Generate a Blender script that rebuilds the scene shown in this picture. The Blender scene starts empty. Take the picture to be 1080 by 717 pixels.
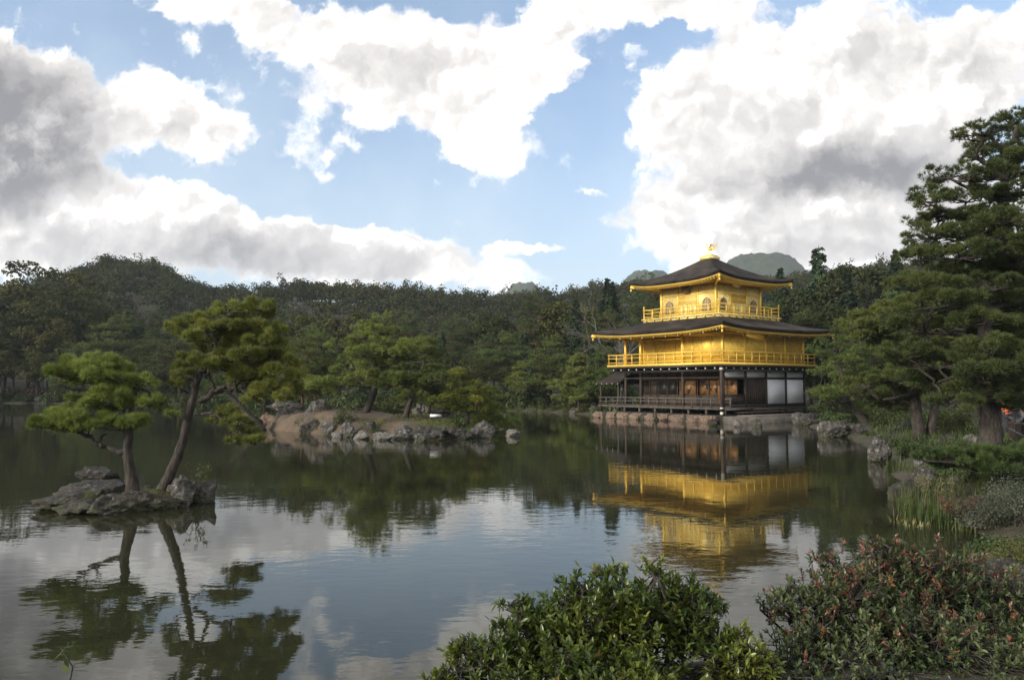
import bpy, math, random
import numpy as np
from math import radians as R, sin, cos, pi, atan, atan2

scene = bpy.context.scene
COL = scene.collection
rng = np.random.default_rng(11)
random.seed(5)

# ------------------------------------------------------------------ camera
EYE, FPX = 2.8, 823.0                      # eye above the water; focal length in pixels of a 1080 px wide picture
PITCH = atan(48.5 / FPX)
cam_d = bpy.data.cameras.new('camera')
cam_d.sensor_width = 36.0
cam_d.lens = 36.0 * FPX / 1080.0
cam_d.clip_start, cam_d.clip_end = 0.1, 9000
cam = bpy.data.objects.new('camera', cam_d)
COL.objects.link(cam)
cam.location = (0, 0, EYE)
cam.rotation_euler = (pi / 2 + PITCH, 0, 0)
scene.camera = cam

# ------------------------------------------------------------------ light
SUN_DIR = np.array([-0.80, -0.46, 0.29]); SUN_DIR /= np.linalg.norm(SUN_DIR)
sun_d = bpy.data.lights.new('sun', 'SUN')
sun_d.energy = 3.3
sun_d.angle = R(11)
sun_d.color = (1.0, 0.93, 0.80)
sun = bpy.data.objects.new('sun', sun_d)
COL.objects.link(sun)
sun.location = (-30, -20, 40)
from mathutils import Vector
sun.rotation_euler = Vector(-SUN_DIR).to_track_quat('-Z', 'Y').to_euler()

scene.view_settings.view_transform = 'Standard'
scene.view_settings.look = 'None'
scene.view_settings.exposure = 0.58
scene.view_settings.gamma = 1.0
scene.cycles.use_denoising = True
scene.cycles.max_bounces = 5
scene.cycles.diffuse_bounces = 2
scene.cycles.glossy_bounces = 3
scene.cycles.transmission_bounces = 3
scene.cycles.transparent_max_bounces = 4
scene.cycles.volume_bounces = 0
scene.cycles.caustics_reflective = False
scene.cycles.caustics_refractive = False


def P(px, py, Y):
    """pixel of the photograph + distance along +Y -> world point"""
    dx = (px - 540) / FPX
    dz = (358.5 - py) / FPX
    y = cos(PITCH) - dz * sin(PITCH)
    z = sin(PITCH) + dz * cos(PITCH)
    return np.array([dx * Y / y, Y, EYE + z * Y / y])


def W(px, py, z=0.0):
    """pixel + height -> world point on that level"""
    a = P(px, py, 1.0)
    s = (z - EYE) / (a[2] - EYE)
    return np.array([a[0] * s, s, z])


# ------------------------------------------------------------------ sky with clouds
class NT:
    """small node builder"""
    def __init__(self, tree):
        self.t = tree
        self.n = tree.nodes
        self.l = tree.links
    def new(self, kind, **kw):
        n = self.n.new(kind)
        for k, v in kw.items():
            setattr(n, k, v)
        return n
    def put(self, sock, v):
        if hasattr(v, 'is_output'):
            self.l.new(v, sock)
        else:
            sock.default_value = v
    def math(self, op, a, b=None, c=None, clamp=False):
        n = self.new('ShaderNodeMath', operation=op, use_clamp=clamp)
        self.put(n.inputs[0], a)
        if b is not None: self.put(n.inputs[1], b)
        if c is not None: self.put(n.inputs[2], c)
        return n.outputs[0]
    def vmath(self, op, a, b=None, out=0):
        n = self.new('ShaderNodeVectorMath', operation=op)
        self.put(n.inputs[0], a)
        if b is not None: self.put(n.inputs[1], b)
        return n.outputs[out]
    def noise(self, vec, scale, detail=6, rough=0.55, dist=0.0, out=0, dim='3D'):
        n = self.new('ShaderNodeTexNoise', noise_dimensions=dim)
        if vec is not None: self.put(n.inputs['Vector'], vec)
        n.inputs['Scale'].default_value = scale
        n.inputs['Detail'].default_value = detail
        n.inputs['Roughness'].default_value = rough
        n.inputs['Distortion'].default_value = dist
        return n.outputs[out]
    def ramp(self, v, a, b, x=0.0, y=1.0, smooth=True):
        n = self.new('ShaderNodeMapRange')
        n.interpolation_type = 'SMOOTHSTEP' if smooth else 'LINEAR'
        self.put(n.inputs[0], v)
        n.inputs[1].default_value = a; n.inputs[2].default_value = b
        n.inputs[3].default_value = x; n.inputs[4].default_value = y
        return n.outputs[0]
    def mixc(self, f, a, b, mode='MIX'):
        n = self.new('ShaderNodeMix', data_type='RGBA', blend_type=mode)
        self.put(n.inputs[0], f); self.put(n.inputs[6], a); self.put(n.inputs[7], b)
        return n.outputs[2]


world = bpy.data.worlds.new('World')
scene.world = world
world.use_nodes = True
nt = NT(world.node_tree)
nt.n.clear()
wout = nt.new('ShaderNodeOutputWorld')
sky = nt.new('ShaderNodeTexSky', sky_type='NISHITA', sun_disc=False)
sky.sun_elevation = math.asin(SUN_DIR[2])
sky.sun_rotation = atan2(SUN_DIR[0], SUN_DIR[1])
sky.air_density = 1.0; sky.dust_density = 1.2; sky.ozone_density = 1.6
tc = nt.new('ShaderNodeTexCoord')
D = tc.outputs['Generated']
sep = nt.new('ShaderNodeSeparateXYZ'); nt.put(sep.inputs[0], D)
ysafe = nt.math('MAXIMUM', sep.outputs[1], 0.08)
u = nt.math('DIVIDE', sep.outputs[0], ysafe)
v = nt.math('DIVIDE', sep.outputs[2], ysafe)
comb = nt.new('ShaderNodeCombineXYZ'); nt.put(comb.inputs[0], u); nt.put(comb.inputs[1], v)
UV = comb.outputs[0]
warpn = nt.noise(UV, 7.0, 5, 0.6, out=1, dim='2D')
warp = nt.vmath('SUBTRACT', warpn, (0.5, 0.5, 0.5))
w1 = nt.new('ShaderNodeVectorMath', operation='SCALE'); nt.put(w1.inputs[0], warp); w1.inputs[3].default_value = 0.060
wf = nt.vmath('SUBTRACT', nt.noise(UV, 28.0, 5, 0.6, out=1, dim='2D'), (0.5, 0.5, 0.5))
w2 = nt.new('ShaderNodeVectorMath', operation='SCALE'); nt.put(w2.inputs[0], wf); w2.inputs[3].default_value = 0.030
WUV = nt.vmath('ADD', nt.vmath('ADD', UV, w1.outputs[0]), w2.outputs[0])


def blob_field(blobs, vec):
    total = None
    for (px, py, rx, ry, rot, amp) in blobs:
        c = P(px, py, 1.0)
        m = nt.new('ShaderNodeMapping', vector_type='TEXTURE')
        nt.put(m.inputs[0], vec)
        m.inputs[1].default_value = (c[0], c[2] - EYE, 0)
        m.inputs[2].default_value = (0, 0, R(rot))
        m.inputs[3].default_value = (rx / FPX, ry / FPX, 1.0)
        ln = nt.vmath('LENGTH', m.outputs[0], out=1)
        f = nt.ramp(ln, 0.35, 1.35, amp, 0.0)
        total = f if total is None else nt.math('ADD', total, f)
    return total

CLOUD = [
    # dark bank at the left
    (20, 110, 105, 88, -12, 1.2), (-70, 150, 110, 150, 0, 1.2), (10, 190, 75, 55, 0, 0.8),
    # bright puffs beside it
    (180, 122, 82, 46, 0, 1.1), (128, 105, 55, 48, 0, 0.7), (228, 150, 52, 36, -20, 0.6),
    # low band above the left hills
    (60, 255, 130, 45, 0, 1.0), (170, 222, 120, 36, -8, 1.0), (250, 262, 190, 38, -4, 1.1), (380, 272, 120, 32, -4, 1.0),
    (470, 284, 100, 24, -6, 1.0), (540, 264, 52, 8, 0, 0.55), (100, 192, 60, 20, 0, 0.5),
    # upper middle
    (215, 4, 95, 27, -6, 1.0), (300, 38, 60, 32, -30, 0.9), (390, 50, 100, 52, 0, 1.1), (470, 75, 115, 62, 0, 1.15),
    (545, 72, 62, 58, 0, 0.9), (505, 140, 62, 40, -30, 1.0), (440, 120, 90, 50, 0, 0.8), (590, 60, 26, 40, 0, 0.5), (395, 112, 40, 24, 0, 0.6), (330, 105, 34, 20, 0, 0.4), (600, 8, 60, 30, 0, 0.8),
    # top right streaks
    (690, 6, 110, 22, 0, 0.9), (650, 52, 44, 22, 0, 0.5), (740, 5, 60, 25, 0, 0.5),
    # great cloud at the right
    (850, 85, 165, 84, 4, 1.15), (740, 115, 85, 58, 20, 1.05), (960, 80, 125, 88, 0, 1.1), (1080, 50, 110, 60, 0, 1.0),
    (850, 185, 160, 55, 0, 1.1), (780, 165, 60, 55, 0, 0.7), (930, 210, 110, 75, 0, 1.0), (760, 238, 110, 42, 0, 0.95), (860, 265, 160, 50, 0, 1.0),
    (650, 232, 42, 16, 8, 0.45), (700, 205, 40, 22, 0, 0.4), (1090, 250, 130, 80, 0, 1.0), (990, 170, 50, 60, 0, 0.7),
    # small scraps
    (618, 197, 24, 8, 0, 0.62), (350, 184, 16, 12, 0, 0.45), (545, 60, 20, 15, 0, 0.3), (560, 262, 30, 6, 0, 0.5),
    (1010, 118, 30, 22, 0, 0.3), (610, 240, 16, 6, 0, 0.4),
    # outside the picture
    (-250, 60, 180, 120, 0, 1.0), (1300, 150, 160, 130, 0, 1.0), (400, -160, 260, 70, 0, 1.0), (900, -140, 220, 60, 0, 1.0), (-60, -90, 130, 60, 0, 0.8),
]
DARK = [
    (20, 125, 105, 85, -8, 1.5), (-70, 160, 110, 110, 0, 1.2), (20, 185, 75, 48, 0, 0.95), (85, 150, 42, 55, 0, 0.35),
    (190, 262, 130, 30, -5, 0.85), (330, 282, 130, 20, -3, 0.6), (60, 262, 90, 22, 0, 0.35), (300, 258, 80, 16, 0, 0.4),
    (850, 178, 135, 34, 3, 1.05), (935, 165, 95, 38, 0, 0.55), (820, 200, 70, 20, 0, 0.5), (900, 190, 120, 26, 0, 0.3), (1000, 210, 90, 50, 0, 0.4),
    (880, 250, 140, 30, 0, 0.45), (960, 60, 110, 40, 0, 0.28), (800, 120, 60, 24, 0, 0.25), (1060, 90, 60, 30, 0, 0.4),
    (410, 72, 70, 20, 0, 0.40), (500, 62, 60, 16, 0, 0.25), (175, 128, 50, 16, 0, 0.22), (570, 20, 40, 10, 0, 0.2),
    (-250, 60, 150, 90, 0, 0.7), (1300, 170, 140, 90, 0, 0.6), (1040, 270, 80, 40, 0, 0.4),
]
F1 = blob_field(CLOUD, WUV)
DK = blob_field(DARK, WUV)
n1 = nt.noise(UV, 9.0, 9, 0.60, dim='2D')
off = nt.vmath('ADD', UV, (-0.012, 0.014, 0.0))
n1b = nt.noise(off, 9.0, 9, 0.60, dim='2D')
def billow(vec):
    tot = None
    for sc_, wt_ in ((8.0, .50), (19.0, .30), (44.0, .17)):
        vo_ = nt.new('ShaderNodeTexVoronoi', feature='SMOOTH_F1', voronoi_dimensions='2D')
        nt.put(vo_.inputs['Vector'], vec); vo_.inputs['Scale'].default_value = sc_; vo_.inputs['Smoothness'].default_value = 0.45
        tot = nt.math('MULTIPLY', vo_.outputs['Distance'], wt_) if tot is None else nt.math('MULTIPLY_ADD', vo_.outputs['Distance'], wt_, tot)
    return tot
vord = billow(WUV)
vord_b = billow(nt.vmath('ADD', WUV, (-0.010, 0.013, 0.0)))
bill = nt.math('MULTIPLY_ADD', vord, -1.9, 0.78)
n0 = nt.noise(WUV, 26.0, 8, 0.65, dim='2D')
nn = nt.math('MULTIPLY_ADD', nt.math('SUBTRACT', n1, 0.5), 1.5, bill)
nn = nt.math('MULTIPLY_ADD', nt.math('SUBTRACT', n0, 0.5), 0.95, nn)
dens = nt.math('ADD', nt.math('MINIMUM', F1, 1.15), nn)
m_front = nt.math('MAXIMUM', nt.ramp(dens, 0.26, 0.88), nt.ramp(F1, 0.85, 1.5))
# sky behind and beside the camera: unseen clouds, spread and whitened for fill light
nb = nt.noise(D, 2.2, 7, 0.58)
m_back = nt.ramp(nb, 0.41, 0.53)
front = nt.ramp(sep.outputs[1], 0.12, 0.40)
mask = nt.math('ADD', nt.math('MULTIPLY', m_front, front), nt.math('MULTIPLY', m_back, nt.math('SUBTRACT', 1.0, front)))
n2a = nt.noise(WUV, 5.0, 7, 0.55, dim='2D'); n2b = nt.noise(nt.vmath('ADD', WUV, (-0.02, 0.024, 0.0)), 5.0, 7, 0.55, dim='2D')
relief = nt.math('MULTIPLY_ADD', nt.math('SUBTRACT', n2a, n2b), 0.7, nt.math('MULTIPLY', nt.math('SUBTRACT', vord, vord_b), 0.85))
DKs = nt.ramp(DK, 0.0, 2.3, 0.0, 1.0, smooth=False)
grey = nt.math('ADD', nt.math('MULTIPLY', DKs, nt.math('MULTIPLY_ADD', n2a, 0.5, 0.95)), relief)
grey = nt.math('MULTIPLY_ADD', nt.math('SUBTRACT', n0, 0.5), 0.07, grey)
grey = nt.math('ADD', grey, nt.math('MULTIPLY', vord, 0.28))
grey = nt.math('SUBTRACT', grey, 0.06)
edge = nt.ramp(dens, 0.40, 1.35)
grey = nt.math('MULTIPLY', grey, nt.math('MULTIPLY_ADD', edge, 0.75, 0.25), clamp=True)
gback = nt.ramp(nb, 0.52, 0.74, 0.0, 0.3)
grey = nt.math('ADD', nt.math('MULTIPLY', grey, front), nt.math('MULTIPLY', gback, nt.math('SUBTRACT', 1.0, front)))
cr = nt.new('ShaderNodeValToRGB')
nt.put(cr.inputs[0], grey)
e = cr.color_ramp.elements; cr.color_ramp.interpolation = 'B_SPLINE'
e[0].position = 0.0; e[0].color = (1.12, 1.06, 1.00, 1)
e[1].position = 1.0; e[1].color = (0.165, 0.160, 0.168, 1)
e2 = cr.color_ramp.elements.new(0.30); e2.color = (0.53, 0.505, 0.49, 1)
e2 = cr.color_ramp.elements.new(0.62); e2.color = (0.34, 0.325, 0.325, 1)
e2 = cr.color_ramp.elements.new(0.10); e2.color = (0.665, 0.64, 0.615, 1)
# thin veil low over the horizon
veil = nt.math('MULTIPLY', nt.noise(UV, 4.0, 6, 0.6, dim='2D'), nt.ramp(sep.outputs[2], 0.0, 0.55, 1.25, 0.28))
skyc = nt.mixc(veil, nt.mixc(1.0, sky.outputs[0], (0.140, 0.146, 0.158, 1), 'MULTIPLY'), (0.54, 0.64, 0.72, 1))
final = nt.mixc(mask, skyc, cr.outputs[0])
bg = nt.new('ShaderNodeBackground')
nt.put(bg.inputs[0], final)
bg.inputs[1].default_value = 1.0
nt.l.new(bg.outputs[0], wout.inputs[0])


# ------------------------------------------------------------------ object helpers
def tag(o, label=None, cat=None, group=None, kind=None):
    if label: o['label'] = label
    if cat: o['category'] = cat
    if group: o['group'] = group
    if kind: o['kind'] = kind
    return o


def empty(name, loc, label, cat, group=None, rotz=0.0):
    o = bpy.data.objects.new(name, None)
    o.empty_display_size = 0.3
    COL.objects.link(o)
    o.location = tuple(float(c) for c in loc)
    o.rotation_euler = (0, 0, rotz)
    return tag(o, label, cat, group)


def make_mesh(name, V, Fs, mat=None, smooth=False):
    V = np.asarray(V, dtype=np.float32).reshape(-1, 3)
    if not isinstance(Fs, list): Fs = [Fs]
    Fs = [np.asarray(f, dtype=np.int32) for f in Fs if len(f)]
    me = bpy.data.meshes.new(name)
    me.vertices.add(len(V)); me.vertices.foreach_set('co', V.ravel())
    loops = np.concatenate([f.ravel() for f in Fs])
    totals = np.concatenate([np.full(len(f), f.shape[1], dtype=np.int32) for f in Fs])
    starts = np.concatenate([[0], np.cumsum(totals)[:-1]]).astype(np.int32)
    me.loops.add(len(loops)); me.loops.foreach_set('vertex_index', loops)
    me.polygons.add(len(totals)); me.polygons.foreach_set('loop_start', starts)
    if smooth: me.polygons.foreach_set('use_smooth', np.ones(len(totals), dtype=bool))
    me.update(calc_edges=True)
    me.validate()
    if mat: me.materials.append(mat)
    return me


def link_mesh(name, me, parent=None, loc=None):
    o = bpy.data.objects.new(name, me)
    COL.objects.link(o)
    if parent is not None: o.parent = parent
    if loc is not None: o.location = tuple(float(c) for c in loc)
    return o


class MB:
    """collects solids, built as ONE mesh"""
    def __init__(self):
        self.V = []; self.F3 = []; self.F4 = []; self.n = 0
    def add(self, V, F):
        V = np.asarray(V, float).reshape(-1, 3); F = np.asarray(F, int)
        self.V.append(V)
        (self.F3 if F.shape[1] == 3 else self.F4).append(F + self.n)
        self.n += len(V)
        return self
    def merge_faces(self, V, F3, F4):
        b = self.n
        self.V.append(np.asarray(V, float)); self.n += len(V)
        if len(F3): self.F3.append(np.asarray(F3, int) + b)
        if len(F4): self.F4.append(np.asarray(F4, int) + b)
    def box(self, x0, y0, z0, x1, y1, z1):
        V = [(x0, y0, z0), (x1, y0, z0), (x1, y1, z0), (x0, y1, z0), (x0, y0, z1), (x1, y0, z1), (x1, y1, z1), (x0, y1, z1)]
        return self.add(V, [(0, 3, 2, 1), (4, 5, 6, 7), (0, 1, 5, 4), (1, 2, 6, 5), (2, 3, 7, 6), (3, 0, 4, 7)])
    def beam(self, p0, p1, w, h):
        p0 = np.array(p0, float); p1 = np.array(p1, float)
        d = p1 - p0; d /= np.linalg.norm(d) + 1e-9
        up = np.array([0, 0, 1.0]) if abs(d[2]) < 0.95 else np.array([0, 1.0, 0])
        s = np.cross(d, up); s /= np.linalg.norm(s); t = np.cross(s, d)
        V = [p + s * a * w / 2 + t * b * h / 2 for p in (p0, p1) for a, b in ((-1, -1), (1, -1), (1, 1), (-1, 1))]
        return self.add(V, [(0, 3, 2, 1), (4, 5, 6, 7), (0, 1, 5, 4), (1, 2, 6, 5), (2, 3, 7, 6), (3, 0, 4, 7)])
    def tube(self, pts, rad, n=7, cap=True):
        pts = np.asarray(pts, float); m = len(pts)
        rad = np.full(m, rad, float) if np.isscalar(rad) else np.asarray(rad, float)
        d = np.gradient(pts, axis=0); d /= np.linalg.norm(d, axis=1)[:, None] + 1e-9
        ref = np.array([0.3, 0.9, 0.1]) if abs(d[:, 2]).mean() > 0.5 else np.array([0, 0, 1.0])
        s = np.cross(d, ref); s /= np.linalg.norm(s, axis=1)[:, None] + 1e-9
        t = np.cross(s, d)
        a = np.linspace(0, 2 * pi, n, endpoint=False)
        rm = np.repeat(rad[:, None, None], n, 1)
        if rad.max() > .06: rm = rm * (1 + .06 * np.random.default_rng(m * 7 + n).normal(size=(m, n, 1)) * (rm > .04))
        V = pts[:, None, :] + rm * (np.cos(a)[None, :, None] * s[:, None, :] + np.sin(a)[None, :, None] * t[:, None, :])
        i = np.arange(m - 1)[:, None] * n; j = np.arange(n)[None, :]; j2 = (j + 1) % n
        F = np.stack([i + j, i + j2, i + n + j2, i + n + j], -1).reshape(-1, 4)
        V = V.reshape(-1, 3)
        b = self.n
        self.V.append(V); self.n += len(V); self.F4.append(F[:, ::-1] + b)
        if cap:
            self.V.append(np.array([pts[0], pts[-1]])); c0 = self.n; self.n += 2
            jj = np.arange(n)
            self.F3.append(np.stack([np.full(n, c0), b + jj, b + (jj + 1) % n], -1))
            e0 = b + (m - 1) * n
            self.F3.append(np.stack([np.full(n, c0 + 1), e0 + (jj + 1) % n, e0 + jj], -1))
        return self
    def lathe(self, c, prof, n=16):
        """prof: list of (radius, z)"""
        a = np.linspace(0, 2 * pi, n, endpoint=False)
        V = [(c[0] + r * cos(t), c[1] + r * sin(t), c[2] + z) for r, z in prof for t in a]
        F = [(i * n + j, i * n + (j + 1) % n, (i + 1) * n + (j + 1) % n, (i + 1) * n + j) for i in range(len(prof) - 1) for j in range(n)]
        return self.add(V, F)
    def mesh(self, name, mat, smooth=False):
        Fs = []
        if self.F3: Fs.append(np.concatenate(self.F3))
        if self.F4: Fs.append(np.concatenate(self.F4))
        return make_mesh(name, np.concatenate(self.V), Fs, mat, smooth)
    def build(self, name, mat, parent=None, smooth=False, loc=None):
        return link_mesh(name, self.mesh(name, mat, smooth), parent, loc)


# ------------------------------------------------------------------ value noise for shapes
_perm = np.random.default_rng(3).random((64, 64, 64)).astype(np.float32)
def vnoise(p):
    p = np.asarray(p, float)
    i = np.floor(p).astype(int); f = p - i; f = f * f * (3 - 2 * f)
    r = 0
    for dx in (0, 1):
        for dy in (0, 1):
            for dz in (0, 1):
                w = (f[..., 0] if dx else 1 - f[..., 0]) * (f[..., 1] if dy else 1 - f[..., 1]) * (f[..., 2] if dz else 1 - f[..., 2])
                r = r + w * _perm[(i[..., 0] + dx) % 64, (i[..., 1] + dy) % 64, (i[..., 2] + dz) % 64]
    return r * 2 - 1
def fbm(p, octv=4, g=0.5):
    p = np.asarray(p, float); a = 1.0; r = 0; 
    for k in range(octv):
        r = r + a * vnoise(p * 2 ** k + 17.3 * k); a *= g
    return r


# ------------------------------------------------------------------ materials
def new_mat(name):
    m = bpy.data.materials.new(name); m.use_nodes = True
    t = NT(m.node_tree)
    b = m.node_tree.nodes['Principled BSDF']
    return m, t, b

def bump(t, b, h, strength=0.4, dist=0.05):
    n = t.new('ShaderNodeBump'); t.put(n.inputs['Height'], h)
    n.inputs['Strength'].default_value = strength; n.inputs['Distance'].default_value = dist
    t.l.new(n.outputs[0], b.inputs['Normal'])

def C4(c): return (c[0], c[1], c[2], 1.0)

def noisy(name, c1, c2, scale=3.0, rough=0.8, bscale=20, bstr=0.3, bdist=0.02, metallic=0.0, c3=None, stretch=None, spec=0.4):
    m, t, b = new_mat(name)
    tcn = t.new('ShaderNodeTexCoord'); v = tcn.outputs['Object']
    if stretch:
        mp = t.new('ShaderNodeMapping'); t.put(mp.inputs[0], v); mp.inputs[3].default_value = stretch; v = mp.outputs[0]
    f = t.ramp(t.noise(v, scale, 6, 0.6), 0.35, 0.65)
    c = t.mixc(f, C4(c1), C4(c2))
    if c3:
        f3 = t.ramp(t.noise(v, scale * 2.7, 5, 0.65), 0.56, 0.70)
        c = t.mixc(f3, c, C4(c3))
    t.put(b.inputs['Base Color'], c)
    b.inputs['Roughness'].default_value = rough
    b.inputs['Metallic'].default_value = metallic
    b.inputs['Specular IOR Level'].default_value = spec
    bump(t, b, t.noise(v, bscale, 5, 0.6), bstr, bdist)
    return m

def leaf_mat(name, cols, rough=0.55, trans=0.25, spec=0.3, varscale=0.35):
    """leaf colour varies leaf by leaf, clump by clump and tree by tree"""
    m, t, b = new_mat(name)
    geo = t.new('ShaderNodeNewGeometry'); oi = t.new('ShaderNodeObjectInfo'); tcn = t.new('ShaderNodeTexCoord')
    cl = t.ramp(t.noise(tcn.outputs['Object'], varscale, 3, 0.5), 0.35, 0.65, 0, 1)
    f = t.math('MULTIPLY_ADD', geo.outputs['Random Per Island'], 0.5, t.math('MULTIPLY', cl, 0.5))
    r = t.new('ShaderNodeValToRGB'); t.put(r.inputs[0], f)
    el = r.color_ramp.elements
    el[0].position = 0.1; el[0].color = C4(cols[0]); el[1].position = 0.9; el[1].color = C4(cols[-1])
    for k, c in enumerate(cols[1:-1]):
        x = el.new(0.1 + 0.8 * (k + 1) / (len(cols) - 1)); x.color = C4(c)
    hs = t.new('ShaderNodeHueSaturation')
    t.put(hs.inputs['Color'], r.outputs[0])
    t.put(hs.inputs['Hue'], t.math('MULTIPLY_ADD', oi.outputs['Random'], 0.03, 0.485))
    t.put(hs.inputs['Value'], t.math('MULTIPLY_ADD', oi.outputs['Random'], 0.24, 0.90))
    t.put(b.inputs['Base Color'], hs.outputs[0])
    b.inputs['Roughness'].default_value = rough
    b.inputs['Specular IOR Level'].default_value = spec
    if trans:
        tr = t.new('ShaderNodeBsdfTranslucent'); t.put(tr.inputs[0], hs.outputs[0])
        mx = t.new('ShaderNodeMixShader'); mx.inputs[0].default_value = trans
        out = m.node_tree.nodes['Material Output']
        t.l.new(b.outputs[0], mx.inputs[1]); t.l.new(tr.outputs[0], mx.inputs[2]); t.l.new(mx.outputs[0], out.inputs[0])
    return m

M = {}
M['bark'] = noisy('bark', (.024, .020, .017), (.066, .054, .045), 5, .9, 9, .9, .06, stretch=(3, 3, .8))
M['bark_red'] = noisy('bark_red', (.10, .055, .038), (.17, .10, .07), 5, .9, 9, .8, .05, stretch=(3, 3, .8))
M['bark_pale'] = noisy('bark_pale', (.17, .16, .145), (.30, .285, .26), 4, .9, 9, .6, .03, stretch=(3, 3, .8))
M['needle_bright'] = leaf_mat('needle_bright', [(.095, .128, .030), (.165, .200, .044), (.25, .28, .065)], .5, .3, varscale=1.3)
M['needle_mid'] = leaf_mat('needle_mid', [(.050, .074, .020), (.088, .118, .028), (.145, .172, .040)], .55, .25, varscale=.5)
M['needle_dark'] = leaf_mat('needle_dark', [(.036, .055, .018), (.062, .088, .026), (.100, .128, .036)], .55, .25, varscale=.5)
M['needle_yellow'] = leaf_mat('needle_yellow', [(.07, .095, .016), (.13, .15, .022), (.24, .225, .035)], .5, .3, varscale=.7)
M['leaf_dark'] = leaf_mat('leaf_dark', [(.024, .033, .012), (.040, .052, .018), (.062, .072, .024)], .75, .2, .12, varscale=.3)
M['leaf_olive'] = leaf_mat('leaf_olive', [(.036, .046, .015), (.062, .070, .022), (.11, .105, .03)], .75, .2, .12, varscale=.3)
M['leaf_rust'] = leaf_mat('leaf_rust', [(.034, .040, .014), (.060, .062, .020), (.10, .085, .026)], .75, .2, .12, varscale=.35)
M['cedar'] = leaf_mat('cedar', [(.018, .034, .018), (.030, .050, .024), (.045, .068, .032)], .7, .15, .12, varscale=.4)
M['cypress'] = leaf_mat('cypress', [(.030, .050, .026), (.048, .074, .036), (.072, .098, .046)], .7, .15, .12, varscale=.4)
M['hill_leaf'] = leaf_mat('hill_leaf', [(.026, .034, .013), (.036, .046, .017), (.048, .056, .020), (.068, .062, .022)], .85, .15, .08, varscale=.03)
# ------------------------------------------------------------------ terrain
POND = np.array([
    (7.9, 11.6), (9.1, 14.5), (10.1, 17.5), (10.6, 21), (13.2, 26.0), (14.6, 29), (15.8, 33), (17.5, 38), (18.6, 42.5), (19.5, 47), (20.6, 52.5), (22.0, 57),
    (24.5, 62), (27, 66.5), (25, 69), (16.0, 73), (8.0, 76.0), (6.0, 80), (3.0, 86), (-3, 90), (-14, 93), (-24, 100), (-40, 112), (-60, 122), (-84, 129), (-110, 126),
    (-130, 100), (-125, 60), (-90, 25), (-50, 8), (-20, 5.2), (-6, 5.4), (0, 5.9), (2.3, 6.5), (4.6, 7.5), (6.6, 9.3)])
ISLAND = np.array([(-18.5, 55.5), (-16.3, 50.5), (-14.0, 48.2), (-11.0, 44.6), (-8.4, 42.3), (-6.0, 41.8), (-3.6, 42.2), (-1.4, 43.6), (-0.7, 45.6), (-1.6, 48.5),
                   (-4, 54), (-8, 58), (-13, 60), (-17.5, 59)])
ISLET = np.array([(-11.15, 18.1), (-10.6, 17.2), (-9.4, 16.95), (-8.3, 17.1), (-7.3, 17.8), (-6.95, 18.6), (-7.3, 19.6), (-8.6, 20.2), (-10.2, 19.9), (-11.1, 19.1)])

def sdist(X, Y, poly):
    """signed distance, positive inside"""
    best = np.full(X.shape, 1e9); inside = np.zeros(X.shape, bool)
    n = len(poly)
    for i in range(n):
        ax, ay = poly[i]; bx, by = poly[(i + 1) % n]
        ex, ey = bx - ax, by - ay
        t = np.clip(((X - ax) * ex + (Y - ay) * ey) / (ex * ex + ey * ey), 0, 1)
        best = np.minimum(best, np.hypot(X - ax - t * ex, Y - ay - t * ey))
        c = ((ay > Y) != (by > Y)) & (X < (bx - ax) * (Y - ay) / (by - ay + 1e-12) + ax)
        inside ^= c
    return np.where(inside, best, -best)

def sstep(a, b, x):
    t = np.clip((x - a) / (b - a), 0, 1); return t * t * (3 - 2 * t)

RID_P = [-700, -200, 0, 60, 110, 160, 200, 240, 320, 400, 440, 500, 560, 600, 650, 700, 800, 900, 1000, 1200, 1800]
RID_Y = [300, 300, 302, 291, 271, 276, 294, 301, 291, 291.5, 299, 309, 307, 303, 298, 295, 290, 280, 276, 272, 290]

def ground_z(X, Y):
    X = np.asarray(X, float); Y = np.asarray(Y, float)
    d = -sdist(X, Y, POND)                       # metres away from the water
    d = d + 0.35 * vnoise(np.stack([X * .9, Y * .9, 0 * X], -1))
    land = 0.12 + 0.45 * sstep(-0.2, 1.6, d) + 0.35 * sstep(2, 10, d) + 0.8 * sstep(10, 45, d)
    near = sstep(9, 4, np.hypot(X - 0.5, Y - 1.0))   # the viewpoint stands a little higher
    land = land + near * 0.50
    z = np.where(d > 0, land, 0.12 - 0.9 * sstep(0, 1.6, -d))
    z = z + 0.10 * fbm(np.stack([X * .35, Y * .35, 0 * X], -1), 3) * sstep(-1, 3, d)
    Rr = np.hypot(X, Y)
    px = 540 + FPX * X / np.maximum(Y, 30)
    zr = np.interp(px, RID_P, RID_Y)
    zr = (407 - zr) / FPX * 320 - 9.0
    hill = zr * sstep(150, 315, Y) * (1 - 0.55 * sstep(330, 600, Y)) * sstep(60, 200, Y)
    hill = hill + sstep(130, 250, Y) * 2.2 * fbm(np.stack([X * .02, Y * .02, 0 * X + 4], -1), 3) * sstep(400, 320, Y)
    return z + np.maximum(hill, 0) * (d > 5)

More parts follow.
